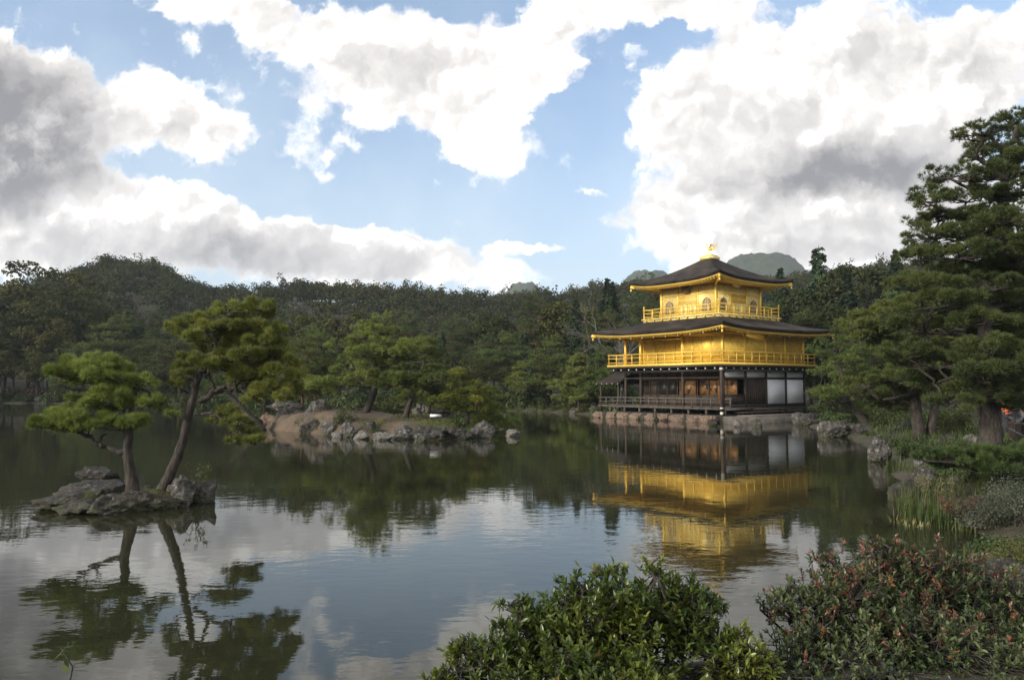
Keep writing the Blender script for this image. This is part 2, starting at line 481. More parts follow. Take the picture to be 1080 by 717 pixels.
def axis(parts):
    out = []
    for a, b, s in parts: out.append(np.arange(a, b, s))
    return np.concatenate(out + [np.array([parts[-1][1]])])
gx = axis([(-2600, -700, 190), (-700, -280, 30), (-280, -130, 8), (-130, -14, 3), (-14, 0, .8), (0, 26, .45), (26, 60, 2), (60, 280, 8), (280, 700, 30), (700, 2600, 190)])
gy = axis([(-120, -8, 8), (-8, 3, .7), (3, 46, .45), (46, 90, 1.2), (90, 150, 3), (150, 420, 6), (420, 900, 40), (900, 3000, 210)])
GX, GY = np.meshgrid(gx, gy)
GZ = ground_z(GX, GY)
nx, ny = len(gx), len(gy)
ii = (np.arange(ny - 1)[:, None] * nx + np.arange(nx - 1)[None, :]).ravel()
GF = np.stack([ii, ii + 1, ii + nx + 1, ii + nx], -1)

def ground_material(name='ground_soil', moss=True):
    m, t, b = new_mat(name)
    tcn = t.new('ShaderNodeTexCoord'); v = tcn.outputs['Object']
    a = t.ramp(t.noise(v, .35, 6, .6), .38, .62)
    c = t.mixc(a, (.048, .038, .026, 1), (.030, .036, .014, 1))
    c = t.mixc(t.ramp(t.noise(v, 2.6, 6, .65), .48, .62), c, (.075, .056, .038, 1))
    c = t.mixc(t.ramp(t.noise(v, 11, 4, .65), .52, .66), c, (.035, .035, .017, 1))
    t.put(b.inputs['Base Color'], c); b.inputs['Roughness'].default_value = .95
    bump(t, b, t.noise(v, 9, 7, .7), .9, .06)
    return m
M['ground'] = ground_material()
me = make_mesh('ground', np.stack([GX, GY, GZ], -1).reshape(-1, 3), GF, M['ground'], True)
tag(link_mesh('ground', me), kind='structure')

# water: calm mirror with wind ripples; patches of stronger and weaker ripple
m, t, b = new_mat('pond_water')
tcn = t.new('ShaderNodeTexCoord'); v = tcn.outputs['Object']
t.put(b.inputs['Base Color'], (.022, .023, .012, 1))
b.inputs['Roughness'].default_value = .012
b.inputs['IOR'].default_value = 1.333
mp = t.new('ShaderNodeMapping'); t.put(mp.inputs[0], v); mp.inputs[3].default_value = (.55, 1.0, 1); mp.inputs[2].default_value = (0, 0, R(-8))
rip = t.noise(mp.outputs[0], 3.4, 3, .5, .3)
fine = t.noise(mp.outputs[0], 11.0, 2, .5, .2)
swell = t.noise(v, .5, 2, .5)
patch = t.ramp(t.noise(v, .11, 3, .5), .40, .62, .25, 1.0)
hgt = t.math('MULTIPLY', t.math('MULTIPLY_ADD', fine, .16, rip), patch)
hgt = t.math('MULTIPLY_ADD', swell, .9, hgt)
bump(t, b, hgt, .30, .015)
M['water'] = m
wx = np.linspace(-150, 40, 20); wy = np.linspace(2, 140, 15)
WX, WY = np.meshgrid(wx, wy)
i2 = (np.arange(14)[:, None] * 20 + np.arange(19)[None, :]).ravel()
me = make_mesh('pond_water', np.stack([WX, WY, 0 * WX], -1).reshape(-1, 3), np.stack([i2, i2 + 1, i2 + 21, i2 + 20], -1), m)
tag(link_mesh('pond_water', me), kind='structure')

def mound(name, poly, hfun, step, mat, kind='structure'):
    lo = poly.min(0) - 1.2; hi = poly.max(0) + 1.2
    ax = np.arange(lo[0], hi[0], step); ay = np.arange(lo[1], hi[1], step)
    X, Y = np.meshgrid(ax, ay)
    d = sdist(X, Y, poly) + .22 * vnoise(np.stack([X * 1.3, Y * 1.3, 0 * X], -1))
    Z = hfun(X, Y, d)
    n = len(ax); k = (np.arange(len(ay) - 1)[:, None] * n + np.arange(n - 1)[None, :]).ravel()
    me = make_mesh(name, np.stack([X, Y, Z], -1).reshape(-1, 3), np.stack([k, k + 1, k + n + 1, k + n], -1), mat, True)
    return tag(link_mesh(name, me), kind=kind)

def isl_h(X, Y, d):
    top = .60 + .62 * np.exp(-((X + 11.5) / 3.6) ** 2 - ((Y - 49.5) / 5) ** 2) + .3 * np.exp(-((X + 7.5) / 4) ** 2 - ((Y - 48) / 4) ** 2)
    return -.7 + (.7 + top) * sstep(-.6, 1.5, d) + .10 * fbm(np.stack([X, Y, 0 * X], -1), 4)
m, t, b = new_mat('island_earth')
tcn = t.new('ShaderNodeTexCoord'); v = tcn.outputs['Object']
c = t.mixc(t.ramp(t.noise(v, .45, 5, .6), .40, .58), (.125, .088, .058, 1), (.066, .050, .035, 1))
c = t.mixc(t.ramp(t.noise(v, 3.0, 6, .7), .50, .64), c, (.085, .06, .045, 1))
sp = t.new('ShaderNodeSeparateXYZ'); t.put(sp.inputs[0], v)
mossf = t.math('MULTIPLY', t.ramp(sp.outputs[0], -7.0, -3.0), t.ramp(t.noise(v, .9, 5, .6), .34, .50))
c = t.mixc(mossf, c, (.065, .085, .018, 1))
t.put(b.inputs['Base Color'], c); b.inputs['Roughness'].default_value = .95
bump(t, b, t.noise(v, 5, 7, .7), .9, .10)
M['island_earth'] = m
mound('pine_island_ground', ISLAND, isl_h, .3, m)

def islet_h(X, Y, d):
    return -.6 + (.86 + .16 * fbm(np.stack([X * 2.5, Y * 2.5, 0 * X], -1), 4)) * sstep(-.15, 1.15, d)
M['islet_earth'] = noisy('islet_earth', (.050, .042, .032), (.040, .044, .020), 5, .95, 14, .9, .05, c3=(.11, .08, .055))
mound('islet_ground', ISLET, islet_h, .09, M['islet_earth'])

# far hills, a kilometre and a half away
M['far_hill'] = noisy('far_hill', (.024, .036, .014), (.045, .058, .020), .05, .95, .12, 1.0, 9, c3=(.020, .030, .013))
def far_hill(name, pk, Y, half, y_edge=312):
    c = P(pk[0], pk[1], Y); hz = c[2]
    n = 150
    xs = np.linspace(-2.6 * half, 2.6 * half, n); ys = np.linspace(-1.6 * half, 1.6 * half, 90)
    X, Yy = np.meshgrid(xs, ys)
    g = np.exp(-(np.abs(X) / half) ** 2.0 * .8 - (Yy / (half * 1.2)) ** 2)
    g = np.clip(g * 1.06, 0, .985 + .015 * g)
    Z = -20 + (hz + 16) * g + 7 * fbm(np.stack([X * .012, Yy * .012, 0 * X + Y], -1), 4) * g ** .5 + 5.0 * vnoise(np.stack([X * .11, Yy * .11, 0 * X], -1)) * g ** .5
    k = (np.arange(89)[:, None] * n + np.arange(n - 1)[None, :]).ravel()
    me = make_mesh(name, np.stack([X + c[0], Yy + Y, Z], -1).reshape(-1, 3), np.stack([k, k + 1, k + n + 1, k + n], -1), M['far_hill'], True)
    tag(link_mesh(name, me), kind='structure')
far_hill('far_hill', (802, 268.5), 1500, 170)
far_hill('far_hill', (684, 285), 1700, 125)
far_hill('far_hill', (552, 300), 1800, 95)
far_hill('far_hill', (880, 285), 1600, 160)

# ------------------------------------------------------------------ foliage generators
def unit(n):
    v = rng.normal(size=(n, 3)); return v / (np.linalg.norm(v, axis=1)[:, None] + 1e-9)

def needles(cent, dirs, n, L, w, spread):
    """tufts of thin three-cornered needles"""
    T = len(cent)
    c = np.repeat(cent, n, 0); d = np.repeat(dirs, n, 0) + rng.normal(size=(T * n, 3)) * spread
    d /= np.linalg.norm(d, axis=1)[:, None] + 1e-9
    l = L * rng.uniform(.65, 1.15, (T * n, 1))
    s = np.cross(d, unit(T * n)); s /= np.linalg.norm(s, axis=1)[:, None] + 1e-9
    b = c + d * l * rng.uniform(0, .18, (T * n, 1))
    V = np.stack([b - s * w / 2, b + s * w / 2, c + d * l], 1).reshape(-1, 3)
    return V, np.arange(T * n * 3).reshape(-1, 3)

def rhombs(cent, nrm, L, w, curl=.0):
    """small leaf-shaped faces, one per centre, lying roughly across nrm"""
    T = len(cent)
    nrm = nrm / (np.linalg.norm(nrm, axis=1)[:, None] + 1e-9)
    a = np.cross(nrm, unit(T)); a /= np.linalg.norm(a, axis=1)[:, None] + 1e-9
    s = np.cross(nrm, a)
    l = (L * rng.uniform(.6, 1.3, (T, 1))) / 2; ww = (w * rng.uniform(.7, 1.2, (T, 1))) / 2
    V = np.stack([cent - a * l, cent + s * ww + nrm * curl * l, cent + a * l, cent - s * ww + nrm * curl * l], 1).reshape(-1, 3)
    return V, np.arange(T * 4).reshape(-1, 4)

def pad_tufts(c, rx, ry, rz, n, sub=None):
    """shoots over a flat cloud of foliage made of several small domes"""
    sub = sub or max(6, int(4.2 * (rx * ry) ** .5 / max(rz, .05)))
    a = rng.uniform(0, 2 * pi, sub); r = np.sqrt(rng.uniform(0, 1, sub)) * .95
    sc = np.stack([r * np.cos(a) * rx, r * np.sin(a) * ry, (np.sqrt(1 - r ** 2) - .6) * rz * .9 + rng.normal(size=sub) * rz * .28], 1)
    sr = rng.uniform(.13, .31, sub)
    k = rng.integers(0, sub, n)
    u = unit(n); u[:, 2] = np.abs(u[:, 2]) * np.where(rng.random(n) < .78, 1, -.5)
    rad = rng.uniform(.55, 1, (n, 1)) ** .6
    p = sc[k] + u * rad * np.stack([sr[k] * rx, sr[k] * ry, sr[k] * rz * 1.7], 1)
    d = u * np.array([.75, .75, .9]) + np.array([0, 0, .55])
    return p + c, d, sc + c

def bez(p0, p1, k=6, sag=.0, wob=.06):
    p0 = np.array(p0, float); p1 = np.array(p1, float)
    t = np.linspace(0, 1, k)[:, None]
    L = np.linalg.norm(p1 - p0)
    pts = p0 + (p1 - p0) * t
    pts[:, 2] += sag * L * np.sin(pi * t[:, 0])
    pts[1:-1] += rng.normal(size=(k - 2, 3)) * wob * L
    return pts

def smooth_line(pts, k=4):
    """Catmull-Rom through the given points"""
    p = np.asarray(pts, float); q = np.vstack([2 * p[0] - p[1], p, 2 * p[-1] - p[-2]])
    out = []
    for i in range(len(p) - 1):
        a, b_, c, d = q[i:i + 4]
        for s in np.linspace(0, 1, k, endpoint=False):
            out.append(.5 * ((2 * b_) + (c - a) * s + (2 * a - 5 * b_ + 4 * c - d) * s * s + (3 * b_ - a - 3 * c + d) * s ** 3))
    out.append(p[-1]); return np.array(out)

def pine_mesh(trunk, tr, limbs, pads, tuft_n, nL, nW, per=14, bark='bark', leaf='needle_mid', twig=.02, origin=None, spread=.55, seg=8):
    """-> (trunk mesh, crown mesh); limbs: (pts, r0, r1); pads: (centre, rx, ry, rz, anchor)"""
    o = np.array(origin if origin is not None else trunk[0], float)
    wood = MB()
    tl = smooth_line(trunk) - o
    wood.tube(tl, np.interp(np.linspace(0, 1, len(tl)), np.linspace(0, 1, len(tr)), tr), seg + 2)
    ends = [tl]
    for pts, r0, r1 in limbs:
        l = smooth_line(pts) - o
        l[1:-1] += rng.normal(size=(len(l) - 2, 3)) * min(r0, .06) * .4
        wood.tube(l, np.linspace(r0, r1, len(l)), seg)
        ends.append(l)
    allp = np.concatenate(ends)
    VV, n0 = [], 0
    area = sum(p[1] * p[2] for p in pads)
    for p in pads:
        c, rx, ry, rz = np.array(p[0], float) - o, p[1], p[2], p[3]
        n = int(tuft_n * rx * ry / area) + 4
        tp, td, sc = pad_tufts(c, rx, ry, rz, n)
        V, _ = needles(tp, td, per, nL, nW, spread)
        VV.append(V)
        # wood reaching from the nearest limb to the pad, then to each small dome
        q = allp[np.argmin(np.linalg.norm(allp - (c - [0, 0, rz * .4]), axis=1) + .6 * np.maximum(allp[:, 2] - c[2], 0))]
        hub = c - np.array([0, 0, rz * .45])
        if np.linalg.norm(hub - q) > .1:
            wood.tube(bez(q, hub, 6, .06, .05), np.linspace(twig * 1.7, twig, 6), 5)
        for s in sc:
            wood.tube(bez(hub, s - [0, 0, rz * .1], 4, -.05, .06), np.linspace(twig * .9, twig * .3, 4), 4, cap=False)
    V = np.concatenate(VV)
    cm = make_mesh('crown', V, np.arange(len(V)).reshape(-1, 3), M[leaf])
    tm = wood.mesh('trunk', M[bark], True)
    return tm, cm

def auto_pine(h, Rad, start=.3, lev=7, lean=(0, 0), tufts=2500, nL=.16, nW=.012, per=12, leaf='needle_mid', bark='bark', r0=None, flat=.22, top=.35, origin=(0, 0, 0)):
    """a garden pine: bent trunk, level tiers of cloud-like pads"""
    r0 = r0 or h * .022 + .05
    k = 6
    tt = np.linspace(0, 1, k)
    tr = np.stack([lean[0] * tt ** 1.3 + np.cumsum(rng.normal(size=k) * .022 * h) * (tt > 0), lean[1] * tt ** 1.3 + np.cumsum(rng.normal(size=k) * .022 * h) * (tt > 0), tt * h * .96], 1)
    limbs, pads = [], []
    az = rng.uniform(0, 2 * pi)
    for i in range(lev):
        f = start + (1 - start) * (i + .5) / lev
        base = np.array([np.interp(f - .06, tt, tr[:, j]) for j in range(3)])
        reach = Rad * (1 - (1 - top) * ((f - start) / (1 - start)) ** 1.5) * rng.uniform(.8, 1.1)
        nb = 3 if f < .8 else 2
        for j in range(nb):
            az += 2.4 + rng.uniform(-.5, .5)
            L = reach * rng.uniform(.55, 1.0)
            dz = rng.uniform(-.02, .16) * L
            tip = base + np.array([cos(az) * L, sin(az) * L, dz])
            mid = base + np.array([cos(az + .25) * L * .5, sin(az + .25) * L * .5, dz * .2 + rng.uniform(-.04, .06) * L])
            limbs.append(([base, mid, tip], r0 * .42 * (1 - .5 * f), r0 * .10))
            pr = reach * rng.uniform(.40, .56)
            pads.append((tip + [0, 0, pr * flat * .4], pr, pr * rng.uniform(.75, 1.1), pr * flat * 1.9))
            if L > .55 * reach and rng.random() < .8:
                m2 = base * .45 + tip * .55 + np.array([rng.uniform(-.2, .2) * L, rng.uniform(-.2, .2) * L, pr * flat * .6])
                pads.append((m2, pr * .9, pr * .85, pr * flat * 1.6))
    tp = tr[-1] + np.array([0, 0, .0])
    pads.append((tp, Rad * top * .75, Rad * top * .7, Rad * top * .42))
    pads.append((tp - [Rad * .1, 0, h * .06], Rad * top * 1.0, Rad * top * .9, Rad * top * .36))
    return pine_mesh(tr, [r0, r0 * .8, r0 * .62, r0 * .45, r0 * .28, r0 * .12], limbs, pads, tufts, nL, nW, per, bark, leaf, twig=r0 * .12, origin=(0, 0, 0), seg=6)

def broadleaf(h, Rad, leaf='leaf_dark', clumps=55, per=130, L=.30, start=.25, bark='bark', cone=.0, r0=None):
    r0 = r0 or h * .02
    wood = MB()
    tr = np.array([(0, 0, -.4), (.02 * h, 0, h * .25), (rng.normal() * .03 * h, rng.normal() * .03 * h, h * .55), (rng.normal() * .03 * h, rng.normal() * .03 * h, h * .85)])
    tl = smooth_line(tr, 3)
    wood.tube(tl, np.linspace(r0, r0 * .25, len(tl)), 7)
    u = unit(clumps); u[:, 2] = u[:, 2] * .9 + .1
    rad = rng.uniform(.55, 1.0, clumps)[:, None]
    hc = h * (start + (1 - start) * .5); hz = h * (1 - start) * .5
    bump_ = 1 + .22 * vnoise(u * 1.7 + rng.uniform(0, 30))[:, None]
    C = u * rad * bump_ * np.array([Rad, Rad, hz]); C[:, 2] += hc
    if cone:
        f = np.clip((C[:, 2] - h * start) / (h * (1 - start)), 0, 1)
        C[:, :2] *= (1 - cone * f)[:, None]
    cr = rng.uniform(.16, .32, clumps) * Rad
    for i in range(0, clumps, 2):
        a = tl[min(len(tl) - 1, int(len(tl) * np.clip(C[i, 2] / h * .75, .2, .95)))]
        wood.tube(bez(a, C[i], 5, .05, .05), np.linspace(r0 * .3, r0 * .05, 5), 4, cap=False)
    VV = []
    for c, r in zip(C, cr):
        n = int(per * (r / (.24 * Rad)) ** 1.5)
        q = unit(n); q[:, 2] = np.where(rng.random(n) < .7, np.abs(q[:, 2]), q[:, 2])
        p = c + q * r * np.array([1.1, 1.1, .75]) * rng.uniform(.5, 1.05, (n, 1))
        V, _ = rhombs(p, q + rng.normal(size=(n, 3)) * .6 + [0, 0, .4], L, L * .55, .2)
        VV.append(V)
    V = np.concatenate(VV)
    return wood.mesh('trunk', M[bark], True), make_mesh('crown', V, np.arange(len(V)).reshape(-1, 4), M[leaf])

def conifer(h, Rad, leaf='cedar', tiers=20, per=9, L=.34, start=.12, bark='bark_red', droop=.25, r0=None, narrow=1.0):
    r0 = r0 or h * .016
    wood = MB()
    tl = np.array([(0, 0, -.4), (0, 0, h * .5), (0, 0, h)])
    wood.tube(tl, [r0, r0 * .6, r0 * .08], 7)
    VV = []
    for i in range(tiers):
        f = (i + rng.uniform(-.3, .3)) / tiers
        z = h * (start + (1 - start) * np.clip(f, 0, 1))
        rr = Rad * (1 - np.clip(f, 0, 1) ** 1.4 * .93) * rng.uniform(.75, 1.1)
        for j in range(per):
            a = rng.uniform(0, 2 * pi); L1 = rr * rng.uniform(.6, 1.0)
            z = h * (start + (1 - start) * np.clip(f + rng.uniform(-.5, .5) / tiers * 1.6, 0, .99)) if j else z
            tip = np.array([cos(a) * L1, sin(a) * L1, z - droop * L1 + .1 * L1])
            b0 = np.array([0, 0, z])
            wood.tube([b0, (b0 + tip) / 2 + [0, 0, .06 * L1], tip], [r0 * .16, r0 * .09, r0 * .03], 3, cap=False)
            n = int(16 + 42 * L1 / Rad)
            s = rng.uniform(.2, 1.05, (n, 1)) ** .8
            p = b0 + (tip - b0) * s; p[:, 2] += .1 * L1 * np.sin(pi * s[:, 0])
            p += rng.normal(size=(n, 3)) * np.array([.16, .16, .08]) * L1 * (1.15 - .5 * s)
            nr = np.stack([np.full(n, cos(a)) * .5, np.full(n, sin(a)) * .5, np.full(n, .9)], 1) + rng.normal(size=(n, 3)) * .45
            V, _ = rhombs(p, nr, L, L * .5, -.25)
            VV.append(V)
    V = np.concatenate(VV)
    return wood.mesh('trunk', M[bark], True), make_mesh('crown', V, np.arange(len(V)).reshape(-1, 4), M[leaf])

def plant_tree(name, meshes, loc, label, cat, group=None, rotz=0.0, sc=1.0, scz=None):
    r = empty(name, loc, label, cat, group, rotz)
    r.scale = (sc, sc, scz or sc)
    link_mesh('trunk', meshes[0], r); link_mesh('crown', meshes[1], r)
    return r

# ------------------------------------------------------------------ rocks
def ico(sub):
    p = (1 + 5 ** .5) / 2
    V = [(-1, p, 0), (1, p, 0), (-1, -p, 0), (1, -p, 0), (0, -1, p), (0, 1, p), (0, -1, -p), (0, 1, -p), (p, 0, -1), (p, 0, 1), (-p, 0, -1), (-p, 0, 1)]
    F = [(0, 11, 5), (0, 5, 1), (0, 1, 7), (0, 7, 10), (0, 10, 11), (1, 5, 9), (5, 11, 4), (11, 10, 2), (10, 7, 6), (7, 1, 8), (3, 9, 4), (3, 4, 2), (3, 2, 6), (3, 6, 8), (3, 8, 9), (4, 9, 5), (2, 4, 11), (6, 2, 10), (8, 6, 7), (9, 8, 1)]
    V = [np.array(v) / np.linalg.norm(v) for v in V]
    for _ in range(sub):
        cache = {}; G = []
        def mid(a, b_):
            k = (min(a, b_), max(a, b_))
            if k not in cache:
                w = V[a] + V[b_]; V.append(w / np.linalg.norm(w)); cache[k] = len(V) - 1
            return cache[k]
        for a, b_, c in F:
            x, y, z = mid(a, b_), mid(b_, c), mid(c, a)
            G += [(a, x, z), (b_, y, x), (c, z, y), (x, y, z)]
        F = G
    return np.array(V), np.array(F)
IV, IF = ico(4)
IV3, IF3 = ico(3)

def rock_mesh(rx, ry, rz, seed, mat, rough=.20, cuts=9, hi=True, name='rock', block=None):
    """a boulder with split faces: a ball cut by random planes, then weathered"""
    r = np.random.default_rng(seed)
    V0, F0 = (IV, IF) if hi else (IV3, IF3)
    V = V0.copy()
    for k in range(cuts):
        n = r.normal(size=3); n /= np.linalg.norm(n); dd = r.uniform(.55, .88)
        e_ = V @ n - dd
        V = V - np.where(e_ > 0, e_, 0)[:, None] * n * .92
    V = V * (1 + rough * fbm(V * 1.6 + seed, 3)[:, None]) + V0 * .11 * fbm(V * 5 + seed * 2, 3)[:, None]
    if block: V = np.clip(V, -block, block) * (.94 / block) + .03 * fbm(V * 4 + seed, 3)[:, None]
    V = V * np.array([rx, ry, rz])
    return make_mesh(name, V, F0, M[mat], True)

def rock_mat(name, c1, c2, c3, moss=None):
    m, t, b = new_mat(name)
    tcn = t.new('ShaderNodeTexCoord'); v = tcn.outputs['Object']
    f = t.ramp(t.noise(v, 2.2, 7, .65), .36, .64)
    c = t.mixc(f, C4(c1), C4(c2))
    c = t.mixc(t.ramp(t.noise(v, 7, 5, .6), .54, .64), c, C4(c3))
    vo = t.new('ShaderNodeTexVoronoi', feature='DISTANCE_TO_EDGE'); t.put(vo.inputs[0], t.vmath('ADD', v, t.noise(v, 2, 4, .6, out=1))); vo.inputs['Scale'].default_value = 2.3
    crack = t.ramp(vo.outputs[0], 0, .06, .55, 1)
    c = t.mixc(1.0, c, crack, 'MULTIPLY')
    if moss:
        geo = t.new('ShaderNodeNewGeometry'); s3 = t.new('ShaderNodeSeparateXYZ'); t.put(s3.inputs[0], geo.outputs['Position'])
        low = t.math('MULTIPLY', t.ramp(s3.outputs[2], .02, .35, 1, 0), t.ramp(t.noise(v, 4, 4, .6), .40, .55))
        c = t.mixc(low, c, C4(moss))
    t.put(b.inputs['Base Color'], c); b.inputs['Roughness'].default_value = .92
    hh = t.math('MULTIPLY_ADD', crack, .5, t.noise(v, 6, 8, .7))
    bump(t, b, hh, .9, .09)
    return m
M['rock'] = rock_mat('rock', (.045, .041, .037), (.10, .094, .085), (.20, .19, .175), (.055, .06, .022))
M['rock_dark'] = rock_mat('rock_dark', (.022, .019, .016), (.052, .046, .039), (.10, .095, .085), (.05, .052, .020))
M['rock_tan'] = rock_mat('rock_tan', (.15, .10, .072), (.24, .17, .125), (.08, .06, .048))
M['rock_pale'] = rock_mat('rock_pale', (.11, .10, .09), (.22, .205, .185), (.07, .063, .055))

def rock(px, py, wpx, hpx, label, mat='rock', group=None, z=0.0, deep=None, seed=None, Y=None, cuts=9, name='rock', cat='rock'):
    """px,py: where its foot meets the water or ground; wpx,hpx: apparent size"""
    foot = W(px, py, z) if Y is None else P(px, py, Y)
    s = foot[1] / FPX
    rx = wpx * s / 2; hh = hpx * s * 1.12
    ry = deep or rx * .75
    rz = hh * .72
    seed = seed or int(px * 7 + py)
    o = link_mesh(name, rock_mesh(rx * 1.22, ry, rz, seed, mat, cuts=cuts, hi=wpx > 14), None, (foot[0], foot[1] + ry * .30, foot[2] + hh * .34))
    return tag(o, label, cat, group)
# ------------------------------------------------------------------ the golden pavilion
def gold(name, c, rough=.56, metal=.75, panel=True):
    m, t, b = new_mat(name)
    tcn = t.new('ShaderNodeTexCoord'); v = tcn.outputs['Object']
    f = t.ramp(t.noise(v, 1.3, 5, .6), .3, .7)
    cc = t.mixc(f, C4(c), C4((c[0] * .90, c[1] * .84, c[2] * .72)))
    br = t.new('ShaderNodeTexBrick'); mp = t.new('ShaderNodeMapping')
    sp = t.new('ShaderNodeSeparateXYZ'); t.put(sp.inputs[0], v)
    cb = t.new('ShaderNodeCombineXYZ'); t.put(cb.inputs[0], t.math('ADD', sp.outputs[0], sp.outputs[1])); t.put(cb.inputs[1], sp.outputs[2])
    t.put(br.inputs['Vector'], cb.outputs[0])
    br.offset = 0.5; br.inputs['Scale'].default_value = 1.0
    br.inputs['Brick Width'].default_value = .22; br.inputs['Row Height'].default_value = .16; br.inputs['Mortar Size'].default_value = .008
    br.inputs['Color1'].default_value = (1, 1, 1, 1); br.inputs['Color2'].default_value = (.80, .76, .66, 1); br.inputs['Mortar'].default_value = (.55, .47, .34, 1)
    if panel: cc = t.mixc(1.0, cc, br.outputs[0], 'MULTIPLY')
    t.put(b.inputs['Base Color'], cc)
    b.inputs['Metallic'].default_value = metal
    t.put(b.inputs['Roughness'], t.math('MULTIPLY_ADD', t.noise(v, 6, 4, .6), .2, rough - .1))
    bump(t, b, t.noise(v, 3, 6, .6), .25, .03)
    return m
M['gold'] = gold('gold_leaf', (.90, .64, .125), metal=.45)
M['gold_pale'] = gold('gold_leaf_pale', (.95, .79, .34), metal=.40)
M['gold_trim'] = gold('gold_trim', (.92, .66, .145), metal=.6, panel=False)
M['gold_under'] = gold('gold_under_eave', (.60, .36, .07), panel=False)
M['lacquer'] = noisy('black_lacquer', (.010, .009, .008), (.020, .016, .013), 4, .5, 12, .2, .01)
M['timber'] = noisy('dark_timber', (.030, .020, .014), (.060, .042, .030), 3, .75, 10, .4, .01, stretch=(1, 1, .3))
M['timber_grey'] = noisy('weathered_timber', (.060, .050, .042), (.11, .095, .08), 3, .85, 10, .4, .01)
M['plaster'] = noisy('white_plaster', (.88, .88, .90), (.84, .84, .87), .8, .85, 8, .05, .005)
M['plaster_dim'] = noisy('dimmed_plaster', (.20, .19, .19), (.26, .25, .25), 1.5, .85, 8, .05, .005)  # white frieze plaster with its shaded dimness put into the colour
M['pale_metal'] = noisy('pale_fitting', (.70, .68, .62), (.55, .53, .48), 4, .4, 8, .05, .005)
M['shingle'] = None
m, t, b = new_mat('bark_shingle')
tcn = t.new('ShaderNodeTexCoord'); v = tcn.outputs['Object']
c = t.mixc(t.ramp(t.noise(v, .8, 6, .6), .35, .65), (.020, .016, .014, 1), (.042, .034, .029, 1))
c = t.mixc(t.ramp(t.noise(v, 9, 5, .7), .55, .68), c, (.065, .056, .048, 1))
c = t.mixc(t.ramp(t.noise(v, .35, 4, .6), .45, .7), c, (.075, .062, .052, 1))
t.put(b.inputs['Base Color'], c); b.inputs['Roughness'].default_value = .9; b.inputs['Specular IOR Level'].default_value = .15
sp = t.new('ShaderNodeSeparateXYZ'); t.put(sp.inputs[0], v)
wv = t.new('ShaderNodeTexWave', wave_type='BANDS', bands_direction='Z'); t.put(wv.inputs[0], v); wv.inputs['Scale'].default_value = 2.2; wv.inputs['Distortion'].default_value = 1.5; wv.inputs['Detail'].default_value = 3
bump(t, b, t.math('MULTIPLY_ADD', wv.outputs[1], .9, t.noise(v, 14, 6, .7)), .8, .05)
M['shingle'] = m
M['painting'] = None
m, t, b = new_mat('painted_sliding_door')
tcn = t.new('ShaderNodeTexCoord'); v = tcn.outputs['Object']
c = t.mixc(t.ramp(t.noise(v, 1.5, 5, .65), .48, .58), (.26, .13, .045, 1), (.030, .018, .012, 1))
t.put(b.inputs['Base Color'], c); b.inputs['Roughness'].default_value = .5; b.inputs['Metallic'].default_value = .3
M['painting'] = m

def pieces(name, mat, parent, boxes):
    out = []
    for b_ in boxes:
        m_ = MB()
        if callable(b_): b_(m_)
        else: m_.box(*b_)
        out.append(m_.build(name, M[mat], parent))
    return out

PAV = empty('pavilion', (16.1, 60.0, 0), 'three storey golden pavilion with black curved roofs standing at the edge of the pond', 'pavilion', rotz=atan2(.6, .8))
# local x runs along the right-hand face (away to the right), local y along the left-hand face (away to the left)
CX, CY = 6.5, 6.2

